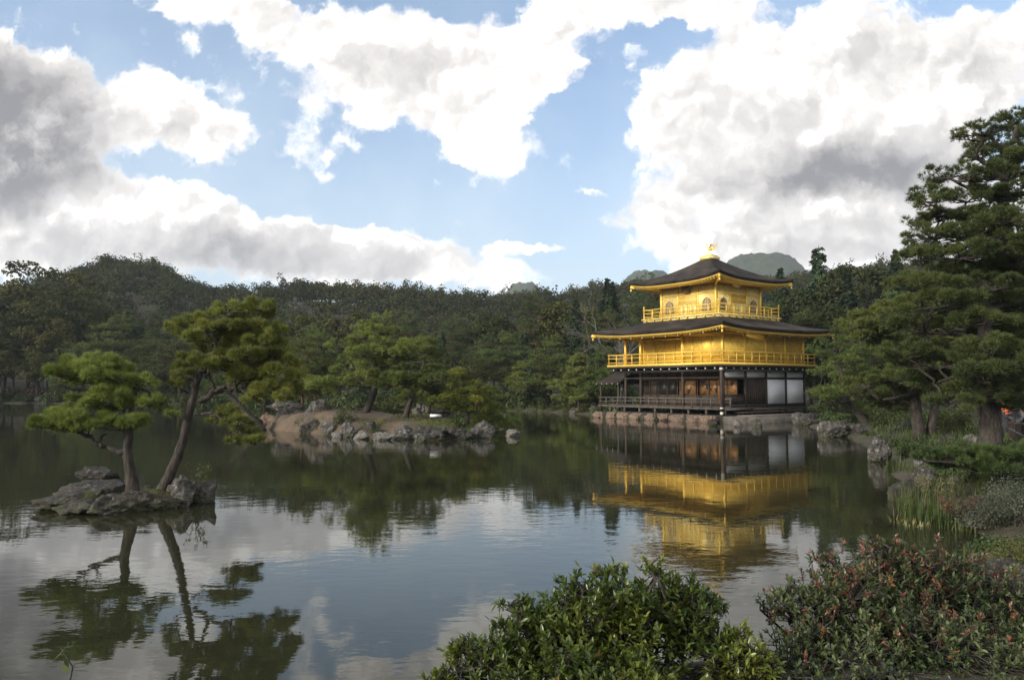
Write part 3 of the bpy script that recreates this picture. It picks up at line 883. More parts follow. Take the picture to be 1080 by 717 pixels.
def curved_roof(cx, cy, ox0, ox1, oy0, oy1, ix, iy, ztop, zmid, up, expo, thick, name_r='roof', ns=25, nr=13):
    """hipped roof: concave slopes, corners swept up; returns a function giving the eave height"""
    def side(k, s, tt):
        # k side, s in -1..1 along, tt 0 inner .. 1 outer
        O = {0: ((ox0, oy0), (ox1, oy0)), 1: ((ox1, oy0), (ox1, oy1)), 2: ((ox1, oy1), (ox0, oy1)), 3: ((ox0, oy1), (ox0, oy0))}[k]
        I = {0: ((cx - ix, cy - iy), (cx + ix, cy - iy)), 1: ((cx + ix, cy - iy), (cx + ix, cy + iy)), 2: ((cx + ix, cy + iy), (cx - ix, cy + iy)), 3: ((cx - ix, cy + iy), (cx - ix, cy - iy))}[k]
        w = (s + 1) / 2
        o = np.array(O[0]) * (1 - w) + np.array(O[1]) * w
        i_ = np.array(I[0]) * (1 - w) + np.array(I[1]) * w
        p = i_ * (1 - tt) + o * tt
        z = ztop - (ztop - zmid) * (1 - (1 - tt) ** expo) + up * abs(s) ** 3.2 * tt ** 2.2
        return np.array([p[0], p[1], z])
    S = np.linspace(-1, 1, ns); T = np.linspace(0, 1, nr)
    top = MB(); under = MB(); fas = MB()
    for k in range(4):
        G = np.array([[side(k, s, tt) for s in S] for tt in T])
        n = ns
        kk = (np.arange(nr - 1)[:, None] * n + np.arange(n - 1)[None, :]).ravel()
        top.add(G.reshape(-1, 3), np.stack([kk, kk + n, kk + n + 1, kk + 1], -1))
        # thick cut edge of the shingles, leaning inward
        E = G[-1]
        cen = np.array([cx, cy, 0])
        def inset(Q, d, dz):
            R2 = Q.copy()
            nrm = {0: (0, 1), 1: (-1, 0), 2: (0, -1), 3: (1, 0)}[k]
            R2[:, 0] += nrm[0] * d; R2[:, 1] += nrm[1] * d
            # keep mitred corners
            if k in (0, 2): R2[:, 0] = cx + (Q[:, 0] - cx) * (1 - d / ((ox1 - ox0) / 2))
            else: R2[:, 1] = cy + (Q[:, 1] - cy) * (1 - d / ((oy1 - oy0) / 2))
            R2[:, 2] += dz
            return R2
        rows = np.concatenate([E, inset(E, .06, -thick), inset(E, .32, -thick - .004)])
        kk = (np.arange(2)[:, None] * n + np.arange(n - 1)[None, :]).ravel()
        top.add(rows, np.stack([kk, kk + n, kk + n + 1, kk + 1], -1))
        # gold board under the edge
        a0 = inset(E, .13, -thick - .006); a1 = inset(E, .13, -thick - .14); a2 = inset(E, .30, -thick - .145)
        rows = np.concatenate([a0, a1, a2])
        fas.add(rows, np.stack([kk, kk + n, kk + n + 1, kk + 1], -1))
    return top, fas, side, inset

def wall_panel_face(mb, face, a0, a1, z0, z1, off, th=.04):
    """a slab on a face of the pavilion; face 'R' runs along x at y=off, face 'L' along y at x=off"""
    if face == 'R': mb.box(a0, off - th, z0, a1, off + th, z1)
    else: mb.box(off - th, a0, z0, off + th, a1, z1)

M['slab_stone'] = noisy('slab_stone', (.075, .066, .057), (.14, .125, .11), 1.2, .9, 6, .8, .06, c3=(.05, .043, .036))
# --- stone podium under everything
mb = MB()
mb.box(-.35, -.75, -.6, 13.4, 13.2, .52)
mb.build('podium', M['rock_dark'], PAV)
mb = MB(); mb.box(-.8, -2.6, -.5, 11.9, -.73, .50); mb.box(.6, -2.3, .50, 11.0, -.9, .58)
mb.build('landing_slab', M['slab_stone'], PAV)

# --- ground storey
COLX = [1.3, 4.1, 6.85, 9.6, 12.3]
COLY = [.9, 4.96, 9.7, 11.55]
Y0, X0 = .9, 1.3
for x in COLX:
    mb = MB(); mb.box(x - .10, Y0 - .10, .52, x + .10, Y0 + .10, 4.2); mb.build('column', M['timber'], PAV)
for y in COLY[1:]:
    mb = MB(); mb.box(X0 - .10, y - .10, .52, X0 + .10, y + .10, 4.2); mb.build('column', M['timber'], PAV)
for (x, y) in [(12.3, 11.55), (6.85, 11.55), (3.2, 11.55), (12.3, 6.2)]:
    mb = MB(); mb.box(x - .10, y - .10, .52, x + .10, y + .10, 4.2); mb.build('column', M['timber'], PAV)
# outer corner post carrying the balcony corner, pale metal shoe
mb = MB(); mb.box(-.02, -.02, .5, .16, .16, 4.3)
cp = mb.build('corner_post', M['timber'], PAV)
pieces('metal_band', 'pale_metal', cp, [(-.035, -.035, .60, .175, .175, .80), (-.035, -.035, 1.05, .175, .175, 1.15), (-.035, -.035, 4.05, .175, .175, 4.2)])
# floor
mb = MB(); mb.box(1.2, .8, .98, 12.5, 11.8, 1.12); mb.build('floor', M['timber'], PAV)
# right face: lintels and rails
pieces('lintel', 'lacquer', PAV, [(1.2, Y0 - w, z0, 12.42, Y0 + w, z1) for z0, z1, w in ((1.12, 1.32, .09), (3.36, 3.50, .085), (3.98, 4.05, .08))] + [(1.3, Y0 - .07, 2.02, 4.1, Y0 + .07, 2.12)])
for i in range(4):
    x0, x1 = COLX[i] + .11, COLX[i + 1] - .11
    mb = MB(); mb.box(x0, Y0 - .03, 3.51, x1, Y0 + .03, 3.97); mb.build('wall_panel', M['plaster'], PAV)
    mb = MB(); mb.box(x0 + .3, Y0 - .03, 4.06, x1 - .3, Y0 + .03, 4.27); mb.build('frieze_panel', M['plaster_dim'], PAV)
    if i >= 2:
        mb = MB(); mb.box(x0, Y0 - .035, 1.33, x1, Y0 + .025, 3.35)
        mb.build('wall_panel', M['plaster'], PAV)
# plank door
mb = MB()
n = 9
for k in range(n):
    xa = COLX[1] + .11 + (COLX[2] - COLX[1] - .22) * k / n; xb = COLX[1] + .11 + (COLX[2] - COLX[1] - .22) * (k + 1) / n
    mb.box(xa + .012, Y0 - .05 - .012 * (k % 2), 1.33, xb - .012, Y0 + .03, 3.35)
mb.build('door', M['timber'], PAV)
# half wall below the window of the first bay
mb = MB(); mb.box(1.41, Y0 - .03, 1.33, 3.99, Y0 + .03, 2.01); mb.build('half_wall', M['timber'], PAV)
# painted panels inside the first bay and along the recessed left wall
mb = MB(); mb.box(2.9, 2.6, 1.13, 4.2, 2.66, 3.9); mb.build('painted_door', M['painting'], PAV)
XR = 3.2
mb = MB(); mb.box(XR - .04, .95, 1.13, XR + .04, 11.4, 2.05); mb.build('half_wall', M['timber'], PAV)
mb = MB(); mb.box(XR - .05, .95, 3.36, XR + .05, 11.4, 4.2); mb.build('upper_wall', M['timber_grey'], PAV)
segs = [(1.0, 1.9, 'painting'), (1.9, 2.8, 'painting'), (2.9, 3.7, 'painting'), (3.9, 4.8, 'painting'), (5.2, 7.0, 'painting'), (7.4, 8.3, 'lacquer'), (8.4, 9.3, 'lacquer'), (9.4, 10.3, 'timber')]
for a, b_, mm in segs:
    mb = MB(); mb.box(XR - .02, a, 2.06, XR + .02, b_, 3.35); mb.build('painted_door', M[mm], PAV)
pieces('mullion', 'timber', PAV, [(XR - .07, y - .05, 1.13, XR + .06, y + .05, 4.2) for y in (1.95, 2.85, 3.8, 5.0, 7.2, 8.35, 9.35, 10.4, 11.3)] + [(XR - .08, .95, 3.28, XR + .05, 11.4, 3.42)])
pieces('back_wall', 'timber', PAV, [(12.2, .95, 1.1, 12.3, 11.29, 4.2), (3.3, 11.3, 1.1, 12.3, 11.4, 4.2)])
mb = MB(); mb.box(1.2, .8, 4.205, 12.4, 11.7, 4.28); mb.build('ceiling', M['timber_grey'], PAV)
pieces('lintel', 'timber', PAV, [(X0 - .09, .9, 3.90, X0 + .09, 11.6, 4.18), (X0 - .07, .9, 3.42, X0 + .07, 11.6, 3.52)])

# veranda on the left face with its railing
mb = MB(); mb.box(.22, -.6, .94, 3.1, 12.6, 1.08)
for y in np.arange(0, 12.7, 1.8): mb.box(.3, y - .08, .50, .46, y + .08, .94)
mb.build('veranda', M['timber_grey'], PAV)
def railing(mb, pts, z0, zt, mid, sp, pw=.07, rw=.06, ext=.12):
    for (xa, ya), (xb, yb) in zip(pts[:-1], pts[1:]):
        a = np.array([xa, ya, 0.]); b2 = np.array([xb, yb, 0.]); L = np.linalg.norm(b2 - a); d = (b2 - a) / L
        for z in [zt] + list(mid):
            w = rw * (1.25 if z == zt else .8)
            mb.beam(a + [0, 0, z] - d * ext, b2 + [0, 0, z] + d * ext, w, w)
        n = max(1, round(L / sp))
        for k in range(n + 1):
            p = a + d * L * k / n
            mb.box(p[0] - pw / 2, p[1] - pw / 2, z0, p[0] + pw / 2, p[1] + pw / 2, zt - (.02 if 0 < k < n else -.10))
mb = MB(); railing(mb, [(.3, -.55), (.3, 12.5)], 1.08, 1.80, (1.52, 1.18), .95, .075, .075); railing(mb, [(.3, 12.5), (2.9, 12.5)], 1.08, 1.80, (1.52, 1.18), .95, .075, .075)
mb.build('railing', M['timber_grey'], PAV)
mb = MB(); mb.box(1.4, -.35, .88, 12.9, .78, 1.02)
mb.box(1.0, -.72, .70, 11.6, -.36, .80)
for x in np.arange(1.7, 12.6, 1.8): mb.box(x - .07, -.30, .50, x + .07, -.16, .88); mb.box(x - .06, -.66, .52, x + .06, -.5, .70)
mb.build('bench', M['timber'], PAV)

# --- balcony of the second storey
mb = MB(); mb.box(0, 0, 4.46, 12.9, 12.6, 4.66); mb.build('balcony_edge', M['gold_trim'], PAV)
mb = MB(); mb.box(.05, .05, 4.29, 12.85, 12.55, 4.455); mb.build('balcony_floor', M['lacquer'], PAV)
# dark bracket arms with pale tips under the balcony
ab = [((x - .07, .10, 4.10, x + .07, .86, 4.286), (x - .05, .07, 4.14, x + .05, .098, 4.24)) for x in np.arange(.7, 12.8, .93)]
ab += [((.10, y - .07, 4.10, 1.2, y + .07, 4.286), (.07, y - .05, 4.14, .098, y + .05, 4.24)) for y in np.arange(.7, 12.5, .93)]
for a_, t_ in ab:
    br_ = pieces('bracket', 'lacquer', PAV, [a_])[0]; pieces('bracket_tip', 'pale_metal', br_, [t_])
pieces('bearer', 'lacquer', PAV, [(.12, .3, 3.95, .26, 12.4, 4.095), (.3, .12, 3.95, 12.7, .26, 4.095)])
mb = MB(); railing(mb, [(.12, .12), (12.78, .12), (12.78, 12.48), (.12, 12.48), (.12, .12)], 4.66, 5.52, (5.22, 4.84), .98, .065, .06)
mb.build('balcony_railing', M['gold_trim'], PAV)

# --- second storey walls
Z2, ZE = 4.66, 7.35
mb = MB(); mb.box(X0, Y0 - .02, Z2, 12.3, Y0 + .06, ZE); mb.build('wall', M['gold'], PAV)
mb = MB(); mb.box(X0 - .02, Y0 + .07, Z2, X0 + .06, COLY[1], ZE); mb.build('wall', M['gold'], PAV)
mb = MB(); mb.box(XR - .04, COLY[1], Z2, XR + .04, 11.1, ZE); mb.build('wall', M['gold'], PAV)
mb = MB(); mb.box(X0 + .07, COLY[1] - .04, Z2, XR - .05, COLY[1] + .04, ZE); mb.build('wall', M['gold'], PAV)
mb = MB(); mb.box(XR + .05, 11.02, Z2, 12.3, 11.1, ZE); mb.build('wall', M['gold'], PAV)
mb = MB(); mb.box(12.24, Y0 + .07, Z2, 12.32, 11.0, ZE); mb.build('wall', M['gold'], PAV)
for x in COLX:
    mb = MB(); mb.box(x - .10, Y0 - .11, Z2, x + .10, Y0 + .09, ZE); mb.build('column', M['gold_trim'], PAV)
for y in COLY[1:]:
    mb = MB(); mb.box(X0 - .11, y - .10, Z2, X0 + .09, y + .10, ZE); mb.build('column', M['gold_trim'], PAV)
mb = MB(); mb.box(3.1, 11.0, Z2, 3.3, 11.2, ZE); mb.build('column', M['gold_trim'], PAV)
# flush sliding doors on the left face: thin frames
pieces('door_frame', 'gold_trim', PAV, [(X0 - .065, y - .035, Z2, X0 - .022, y + .035, 6.84) for y in (1.02, 2.0, 2.95, 3.9, 4.84)] + [(XR - .09, y - .035, Z2, XR - .042, y + .035, 6.84) for y in (6.2, 7.4, 8.6, 9.8)]
       + [(X0 - .07, 1.02, 6.85, X0 - .024, 4.84, 6.95), (X0 - .07, 1.02, 5.55, X0 - .024, 4.84, 5.60), (XR - .09, 5.0, 6.85, XR - .044, 11.0, 6.95)])
pieces('tie_beam', 'gold_trim', PAV, [(X0 - .09, .8, 6.98, X0 + .09, 11.65, 7.14), (1.4, Y0 - .09, 6.983, 12.4, Y0 + .09, 7.137)])

# --- lower roof
top, fas, side, _ = curved_roof(CX, CY, -1.25, 14.2, -1.15, 13.5, 3.7, 3.7, 8.60, 7.36, .34, 1.25, .26)
top.build('roof', M['shingle'], PAV, smooth=False)
fas.build('eave_board', M['gold_trim'], PAV)

def eave_under(side, inner_z, ix0, ix1, iy0, iy1, drop, mat, nraf, parent):
    """sloping soffit from the eave edge up to the wall head plus the rafters below it"""
    I = {0: ((ix0, iy0), (ix1, iy0)), 1: ((ix1, iy0), (ix1, iy1)), 2: ((ix1, iy1), (ix0, iy1)), 3: ((ix0, iy1), (ix0, iy0))}
    sof = MB(); raf = MB()
    S = np.linspace(-1, 1, 25)
    for k in range(4):
        rows = []
        for s in S:
            o = side(k, s, 1.0); w = (s + 1) / 2
            i_ = np.array(I[k][0]) * (1 - w) + np.array(I[k][1]) * w
            a = o.copy(); a[2] -= drop; a[:2] = a[:2] + (i_ - a[:2]) * .14
            rows.append((a, np.array([i_[0], i_[1], inner_z])))
        V = np.array([r[0] for r in rows] + [r[1] for r in rows]); n = len(S)
        kk = np.arange(n - 1)
        sof.add(V, np.stack([kk, kk + 1, kk + n + 1, kk + n], -1))
        for j in range(nraf):
            s = -1 + 2 * (j + .5) / nraf
            o = side(k, s, 1.0)
            w = np.clip(((s + 1) / 2 * 1.0), 0, 1)
            # rafters run square to the eave
            ax = 0 if k in (0, 2) else 1
            i_ = np.array([o[0], o[1]])
            lim = {0: iy0, 1: ix1, 2: iy1, 3: ix0}[k]
            full = abs(o[1 - ax] - lim)
            lo, hi = (ix0, ix1) if ax == 0 else (iy0, iy1)
            over = max(lo - o[ax], o[ax] - hi, 0)          # at the hips the rafter stops at the hip
            dl = full - over * 1.0
            if dl < .25: continue
            sg = {0: 1, 1: -1, 2: -1, 3: 1}[k]
            p0 = o.copy(); p0[1 - ax] += sg * .20; p0[2] -= drop + .035
            p1 = o.copy(); p1[1 - ax] += sg * dl; p1[2] = (o[2] - drop) + (inner_z - (o[2] - drop)) * dl / full - .05
            raf.beam(p0, p1, .075, .09)
    sof.build('soffit', M[mat], parent)
    raf.build('rafter', M['gold_trim'], parent)
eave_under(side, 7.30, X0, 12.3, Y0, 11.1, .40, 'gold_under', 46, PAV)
for (sx, sy) in ((-1, -1), (1, -1), (-1, 1), (1, 1)):
    ex = -1.15 if sx < 0 else 14.1; ey = -1.05 if sy < 0 else 13.4
    wx_ = X0 if sx < 0 else 12.3; wy_ = Y0 if sy < 0 else 11.1
    pieces('hip_beam', 'gold_trim', PAV, [lambda q_: q_.beam((wx_, wy_, 7.12), (ex, ey, 7.24), .16, .20)])
for (ex, ey) in ((-1.05, -.95), (14.0, -.95), (-1.05, 13.3)):
    mb = MB(); mb.lathe((ex, ey, 6.86), [(.01, .24), (.05, .22), (.07, .10), (.09, 0), (.0, .0)], 8); mb.build('wind_bell', M['gold_trim'], PAV)
for k, s in [(k, s) for k in (0, 3) for s in np.linspace(-.93, .93, 11)]:
    p = side(k, s, 1.0); q = p + (np.array([CX, CY, p[2]]) - p) * .05
    pieces('eave_fitting', 'pale_metal', PAV, [(q[0] - .03, q[1] - .03, q[2] - .60, q[0] + .03, q[1] + .03, q[2] - .50)])

# --- third storey
HB, HW = 4.15, 3.0
Z3 = 8.62
mb = MB(); mb.box(CX - HB, CY - HB, Z3 - .20, CX + HB, CY + HB, Z3 + .0)
mb.box(CX - HB - .12, CY - HB - .12, Z3 + .003, CX + HB + .12, CY + HB + .12, Z3 + .12)
mb.build('balcony_edge', M['gold_pale'], PAV)
for s in np.linspace(-HB + .4, HB - .4, 9):
    pieces('bracket', 'gold_trim', PAV, [(CX - HB - .16, CY + s - .06, Z3 - .14, CX - HB - .003, CY + s + .06, Z3 - .02), (CX + s - .06, CY - HB - .16, Z3 - .14, CX + s + .06, CY - HB - .003, Z3 - .02)])
mb = MB(); h = HB - .05
railing(mb, [(CX - h, CY - h), (CX + h, CY - h), (CX + h, CY + h), (CX - h, CY + h), (CX - h, CY - h)], Z3 + .12, Z3 + .92, (Z3 + .62, Z3 + .30), 1.03, .07, .055)
for (a, b_) in ((-1, -1), (1, -1), (-1, 1), (1, 1)):
    mb.lathe((CX + a * h, CY + b_ * h, Z3 + .12), [(.05, 0), (.05, .98), (.075, 1.02), (.06, 1.10), (.0, 1.18)], 8)
mb.build('balcony_railing', M['gold_trim'], PAV)
ZW = 11.5
mb = MB(); mb.box(CX - HW, CY - HW, Z3 + .12, CX + HW, CY + HW, ZW); wall3 = mb.build('wall', M['gold_pale'], PAV)
for (a, b_) in ((-1, -1), (1, -1), (-1, 1), (1, 1)):
    mb = MB(); mb.box(CX + a * HW - .10, CY + b_ * HW - .10, Z3 + .12, CX + a * HW + .10, CY + b_ * HW + .10, ZW); mb.build('column', M['gold_trim'], PAV)
for s in (-1.1, 1.1):
    pieces('door_frame', 'gold_trim', PAV, [(CX - HW - .05, CY + s - .08, Z3 + .12, CX - HW - .003, CY + s + .08, ZW), (CX + s - .08, CY - HW - .05, Z3 + .12, CX + s + .08, CY - HW - .003, ZW)])
pieces('tie_beam', 'gold_trim', PAV, [(CX - HW - .07, CY - HW, Z3 + 2.0, CX - HW - .004, CY + HW, Z3 + 2.12), (CX - HW, CY - HW - .07, Z3 + 2.0, CX + HW, CY - HW - .004, Z3 + 2.12)])
# bell-shaped windows, two on each visible face (and the hidden ones)
M['window_frame'] = noisy('brown_frame', (.16, .09, .03), (.22, .13, .05), 4, .5, 8, .1, .01)
M['window_paper'] = noisy('window_paper', (.44, .36, .24), (.36, .29, .18), 3, .7, 8, .05, .01)
def bell(n=14, w=.34, h=1.05):
    pts = [(-w * 1.12, 0), (-w, .12)]
    for k in range(n + 1):
        a = pi - pi * k / n
        pts.append((w * cos(a) * (1 - .0), .58 * h + (h * .36) * sin(a) + (.06 * h if abs(cos(a)) < .15 else 0)))
    pts += [(w, .12), (w * 1.12, 0)]
    return np.array(pts)
def bell_window(face, s):
    prof = bell()
    def put(q, off):
        if face == 'L': return (CX - HW - off, CY + s + q[0], Z3 + .55 + q[1])
        if face == 'R': return (CX + s + q[0], CY - HW - off, Z3 + .55 + q[1])
        if face == 'B': return (CX + s + q[0], CY + HW + off, Z3 + .55 + q[1])
        return (CX + HW + off, CY + s + q[0], Z3 + .55 + q[1])
    n = len(prof)
    mb = MB()
    outer, inner = prof * [1.22, 1.06] + [0, -.03], prof
    V = [put(q, .07) for q in outer] + [put(q, .07) for q in inner] + [put(q, .004) for q in outer]
    F = []
    for i in range(n):
        j = (i + 1) % n
        F.append((i, j, n + j, n + i)); F.append((i, j, 2 * n + j, 2 * n + i))
    mb.add(V, F)
    w_ = mb.build('window', M['window_frame'], PAV)
    c_ = prof.mean(0); mb = MB()
    V = [put(q, .02) for q in prof] + [put(c_, .02)]
    mb.add(V, [(i, (i + 1) % n, n) for i in range(n)])
    mb.build('pane', M['window_paper'], w_)
    mb = MB()
    for g in (-.17, 0, .17): mb.beam(put((g, .02), .04), put((g, .92), .04), .03, .03)
    for g in (.3, .6): mb.beam(put((-.32, g), .045), put((.32, g), .045), .025, .025)
    mb.build('lattice', M['window_frame'], w_)
for f in 'LRBA':
    for s in (-2.05, 2.05): bell_window(f, s)
# panelled doors in the middle
for s in (-.75, -.25, .25, .75):
    for side_ in 'LR':
        d_ = pieces('door', 'gold_pale', PAV, [(CX - HW - .03, CY + s - .22, Z3 + .2, CX - HW - .002, CY + s + .22, Z3 + 1.25) if side_ == 'L' else (CX + s - .22, CY - HW - .03, Z3 + .2, CX + s + .22, CY - HW - .002, Z3 + 1.25)])[0]
        mb = MB()
        for g in np.arange(-.2, .21, .1):
            if side_ == 'L': mb.box(CX - HW - .035, CY + s + g - .015, Z3 + 1.27, CX - HW - .002, CY + s + g + .015, Z3 + 1.9)
            else: mb.box(CX + s + g - .015, CY - HW - .035, Z3 + 1.27, CX + s + g + .015, CY - HW - .002, Z3 + 1.9)
        if side_ == 'L': mb.box(CX - HW - .03, CY + s - .22, Z3 + 1.88, CX - HW - .002, CY + s + .22, Z3 + 1.94)
        else: mb.box(CX + s - .22, CY - HW - .03, Z3 + 1.88, CX + s + .22, CY - HW - .002, Z3 + 1.94)
        mb.build('door_lattice', M['gold_trim'], d_)
# name board under the left eave
mb = MB(); mb.box(CX - HW - .35, CY - .35, 10.75, CX - HW - .27, CY + .35, 11.35); mb.build('name_board', M['window_frame'], PAV)

HR = 5.05
top, fas, side3, _ = curved_roof(CX, CY, CX - HR, CX + HR, CY - HR, CY + HR, .45, .45, 14.05, 11.72, .38, 1.38, .24)
top.build('roof', M['shingle'], PAV)
fas.build('eave_board', M['gold_trim'], PAV)
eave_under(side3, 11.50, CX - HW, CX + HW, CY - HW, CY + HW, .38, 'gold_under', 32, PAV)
for (a, b_) in ((-1, -1), (1, -1), (-1, 1), (1, 1)):
    pieces('hip_beam', 'gold_trim', PAV, [lambda q_: q_.beam((CX + a * HW, CY + b_ * HW, 11.32), (CX + a * (HR - .1), CY + b_ * (HR - .1), 11.62), .15, .18)])
    mb = MB(); mb.lathe((CX + a * (HR - .15), CY + b_ * (HR - .15), 11.25), [(.01, .24), (.05, .22), (.07, .10), (.09, 0), (.0, .0)], 8); mb.build('wind_bell', M['gold_trim'], PAV)
for k, s in [(k, s) for k in (0, 3) for s in np.linspace(-.9, .9, 8)]:
    p = side3(k, s, 1.0); q = p + (np.array([CX, CY, p[2]]) - p) * .07
    pieces('eave_fitting', 'pale_metal', PAV, [(q[0] - .03, q[1] - .03, q[2] - .56, q[0] + .03, q[1] + .03, q[2] - .47)])
# dew basin on the ridge
mb = MB(); mb.box(CX - .62, CY - .62, 13.98, CX + .62, CY + .62, 14.22); mb.box(CX - .50, CY - .50, 14.222, CX + .50, CY + .50, 14.36)
mb.box(CX - .22, CY - .22, 14.362, CX + .22, CY + .22, 14.48)
mb.build('ridge_basin', M['gold_pale'], PAV)
# bronze phoenix
ph = MB()
fx = np.array([.8, -.6, 0.])      # it looks along the picture to the left in world terms; local direction
def q(a, z, s=0.0): return np.array([CX, CY, 14.48]) + np.array([-.6, .8, 0]) * 0 + np.array([-.48 * a * 1.4, .64 * a * 1.4, 0]) + np.array([.8, .6, 0]) * s + np.array([0, 0, z])
ph.tube([q(.04, 0, -.06), q(.02, .2, -.05), q(-.02, .42, -.04)], [.025, .022, .04], 6); ph.tube([q(.04, 0, .06), q(.02, .2, .05), q(-.02, .42, .04)], [.025, .022, .04], 6)
ph.tube(smooth_line([q(-.22, .42), q(-.08, .45), q(.10, .52), q(.17, .68), q(.14, .84), q(.20, .92), q(.28, .90)]), [.03, .06, .09, .12, .13, .13, .12, .11, .09, .075, .06, .05, .045, .04, .04, .045, .05, .05, .045, .04, .035, .03, .025, .02, .008][:25], 8)
for k, a in enumerate((-.25, -.05, .15, .35, .5)):
    ph.tube(smooth_line([q(-.18, .42, (k - 2) * .02), q(-.36, .52 + a * .4, (k - 2) * .05), q(-.50, .72 + a * .45, (k - 2) * .08), q(-.62, .66 + a * .7, (k - 2) * .09)]), np.linspace(.035, .012, 13), 5)
for sd in (-1, 1):
    for k in range(5):
        ph.tube([q(.02, .56, sd * .06), q(-.06 - .04 * k, .76 + .03 * k, sd * .26), q(-.10 - .07 * k, .98 - .06 * k, sd * .40)], [.035, .03, .01], 5)
ph.tube([q(.20, .93), q(.16, 1.02), q(.10, 1.04)], [.02, .015, .006], 5)
ph.build('phoenix', M['gold_trim'], PAV, smooth=True)

# --- small fishing porch on the left end
mb = MB()
rx0, rx1, ry0, ry1 = 1.4, 5.0, 12.4, 15.6
xm = (rx0 + rx1) / 2
V = [(rx0, ry0, 3.15), (rx1, ry0, 3.15), (rx1, ry1, 3.10), (rx0, ry1, 3.10), (xm, ry0, 4.2), (xm, ry1 - 1.2, 4.2)]
mb.add([V[0], V[3], V[5], V[4]], [(0, 1, 2, 3)]); mb.add([V[1], V[4], V[5], V[2]], [(0, 1, 2, 3)]); mb.add([V[3], V[2], V[5]], [(0, 1, 2)])
V2 = [(a, b_, c - .14) for a, b_, c in V]
mb.add([V2[0], V2[4], V2[5], V2[3]], [(0, 1, 2, 3)]); mb.add([V2[1], V2[2], V2[5], V2[4]], [(0, 1, 2, 3)]); mb.add([V2[3], V2[5], V2[2]], [(0, 1, 2)])
mb.add([V[0], V[3], V2[3], V2[0]], [(0, 1, 2, 3)]); mb.add([V[3], V[2], V2[2], V2[3]], [(0, 1, 2, 3)]); mb.add([V[2], V[1], V2[1], V2[2]], [(0, 1, 2, 3)])
mb.build('porch_roof', M['shingle'], PAV)
for (x, y) in ((1.7, 15.2), (4.7, 15.2), (1.7, 12.9), (4.7, 12.9)):
    mb = MB(); mb.box(x - .08, y - .08, .1, x + .08, y + .08, 3.1); mb.build('porch_post', M['timber'], PAV)
mb = MB(); mb.box(1.5, 12.6, .94, 4.9, 15.4, 1.06); mb.build('porch_floor', M['timber_grey'], PAV)
mb = MB(); railing(mb, [(1.6, 12.6), (1.6, 15.3), (4.8, 15.3)], 1.06, 1.75, (1.4,), .9); mb.build('railing', M['timber_grey'], PAV)
pieces('eave_fitting', 'pale_metal', PAV, [(s - .03, ry1 + .002, 2.93, s + .03, ry1 + .03, 3.02) for s in np.linspace(rx0 + .1, rx1 - .1, 5)] + [(rx0 - .03, s - .03, 2.95, rx0 - .002, s + .03, 3.04) for s in np.linspace(ry0 + .3, ry1 - .1, 5)])
def pav_pt(x, y): return (16.1 + .8 * x - .6 * y, 60 + .6 * x + .8 * y)
M['bark_grey'] = noisy('bark_grey', (.10, .092, .082), (.17, .16, .145), 4, .9, 9, .6, .03, stretch=(3, 3, .8))
M['shrub_grey'] = leaf_mat('shrub_grey', [(.045, .055, .035), (.075, .085, .055), (.12, .125, .09)], .6, .2, varscale=1.5)
M['shrub_green'] = leaf_mat('shrub_green', [(.030, .048, .014), (.055, .08, .02), (.095, .12, .03)], .55, .25, varscale=1.0)
M['shrub_lime'] = leaf_mat('shrub_lime', [(.06, .07, .02), (.10, .11, .03), (.17, .17, .05)], .55, .3, varscale=1.0)
M['shrub_brown'] = leaf_mat('shrub_brown', [(.045, .032, .02), (.075, .052, .032), (.10, .07, .04)], .7, .15, varscale=.6)
# ------------------------------------------------------------------ stones round the pavilion
FS = [('tan', 0), ('dark', 0)]
y = -.3; k = 0
where = ['nearest the front corner', 'second from the front corner', 'third from the front corner', 'fourth from the front corner', 'middle of the row', 'fourth from the far end', 'third from the far end', 'second from the far end', 'at the far left end']
spans = np.linspace(-.2, 13.4, 10)
for i in range(9):
    ya, yb = spans[i], spans[i + 1]
    c = pav_pt(-.75, (ya + yb) / 2 + .1)
    o = link_mesh('foundation_block', rock_mesh(.45, .76, .36, 40 + i, 'rock_tan', rough=.07, cuts=9, block=.72), None, (c[0], c[1], .20))
    o.rotation_euler = (0, 0, atan2(.6, .8))
    tag(o, 'low reddish foundation block under the veranda, ' + where[i], 'rock', 'foundation blocks under the veranda')
    c = pav_pt(-.85, yb - .02)
    o = link_mesh('foundation_boulder', rock_mesh(.36, .30, .44, 80 + i, 'rock_dark', cuts=8), None, (c[0], c[1], .16))
    o.rotation_euler = (0, 0, i * 1.3)
    tag(o, 'dark rounded boulder standing in the water below the veranda, ' + where[i], 'rock', 'dark boulders below the veranda')
rock(778, 450, 9, 7, 'small pale rock in the water before the left end of the landing slab', 'rock_pale')
rock(798, 450, 10, 7, 'small grey rock in the water before the middle of the landing slab', 'rock')
rock(843, 448, 14, 11, 'grey boulder at the right end of the pavilion landing slab', 'rock')
rock(856, 449, 16, 10, 'low grey boulder between the landing slab and the shore pines', 'rock_dark')
rock(752, 449, 8, 6, 'small dark rock below the front corner post of the pavilion', 'rock_dark')

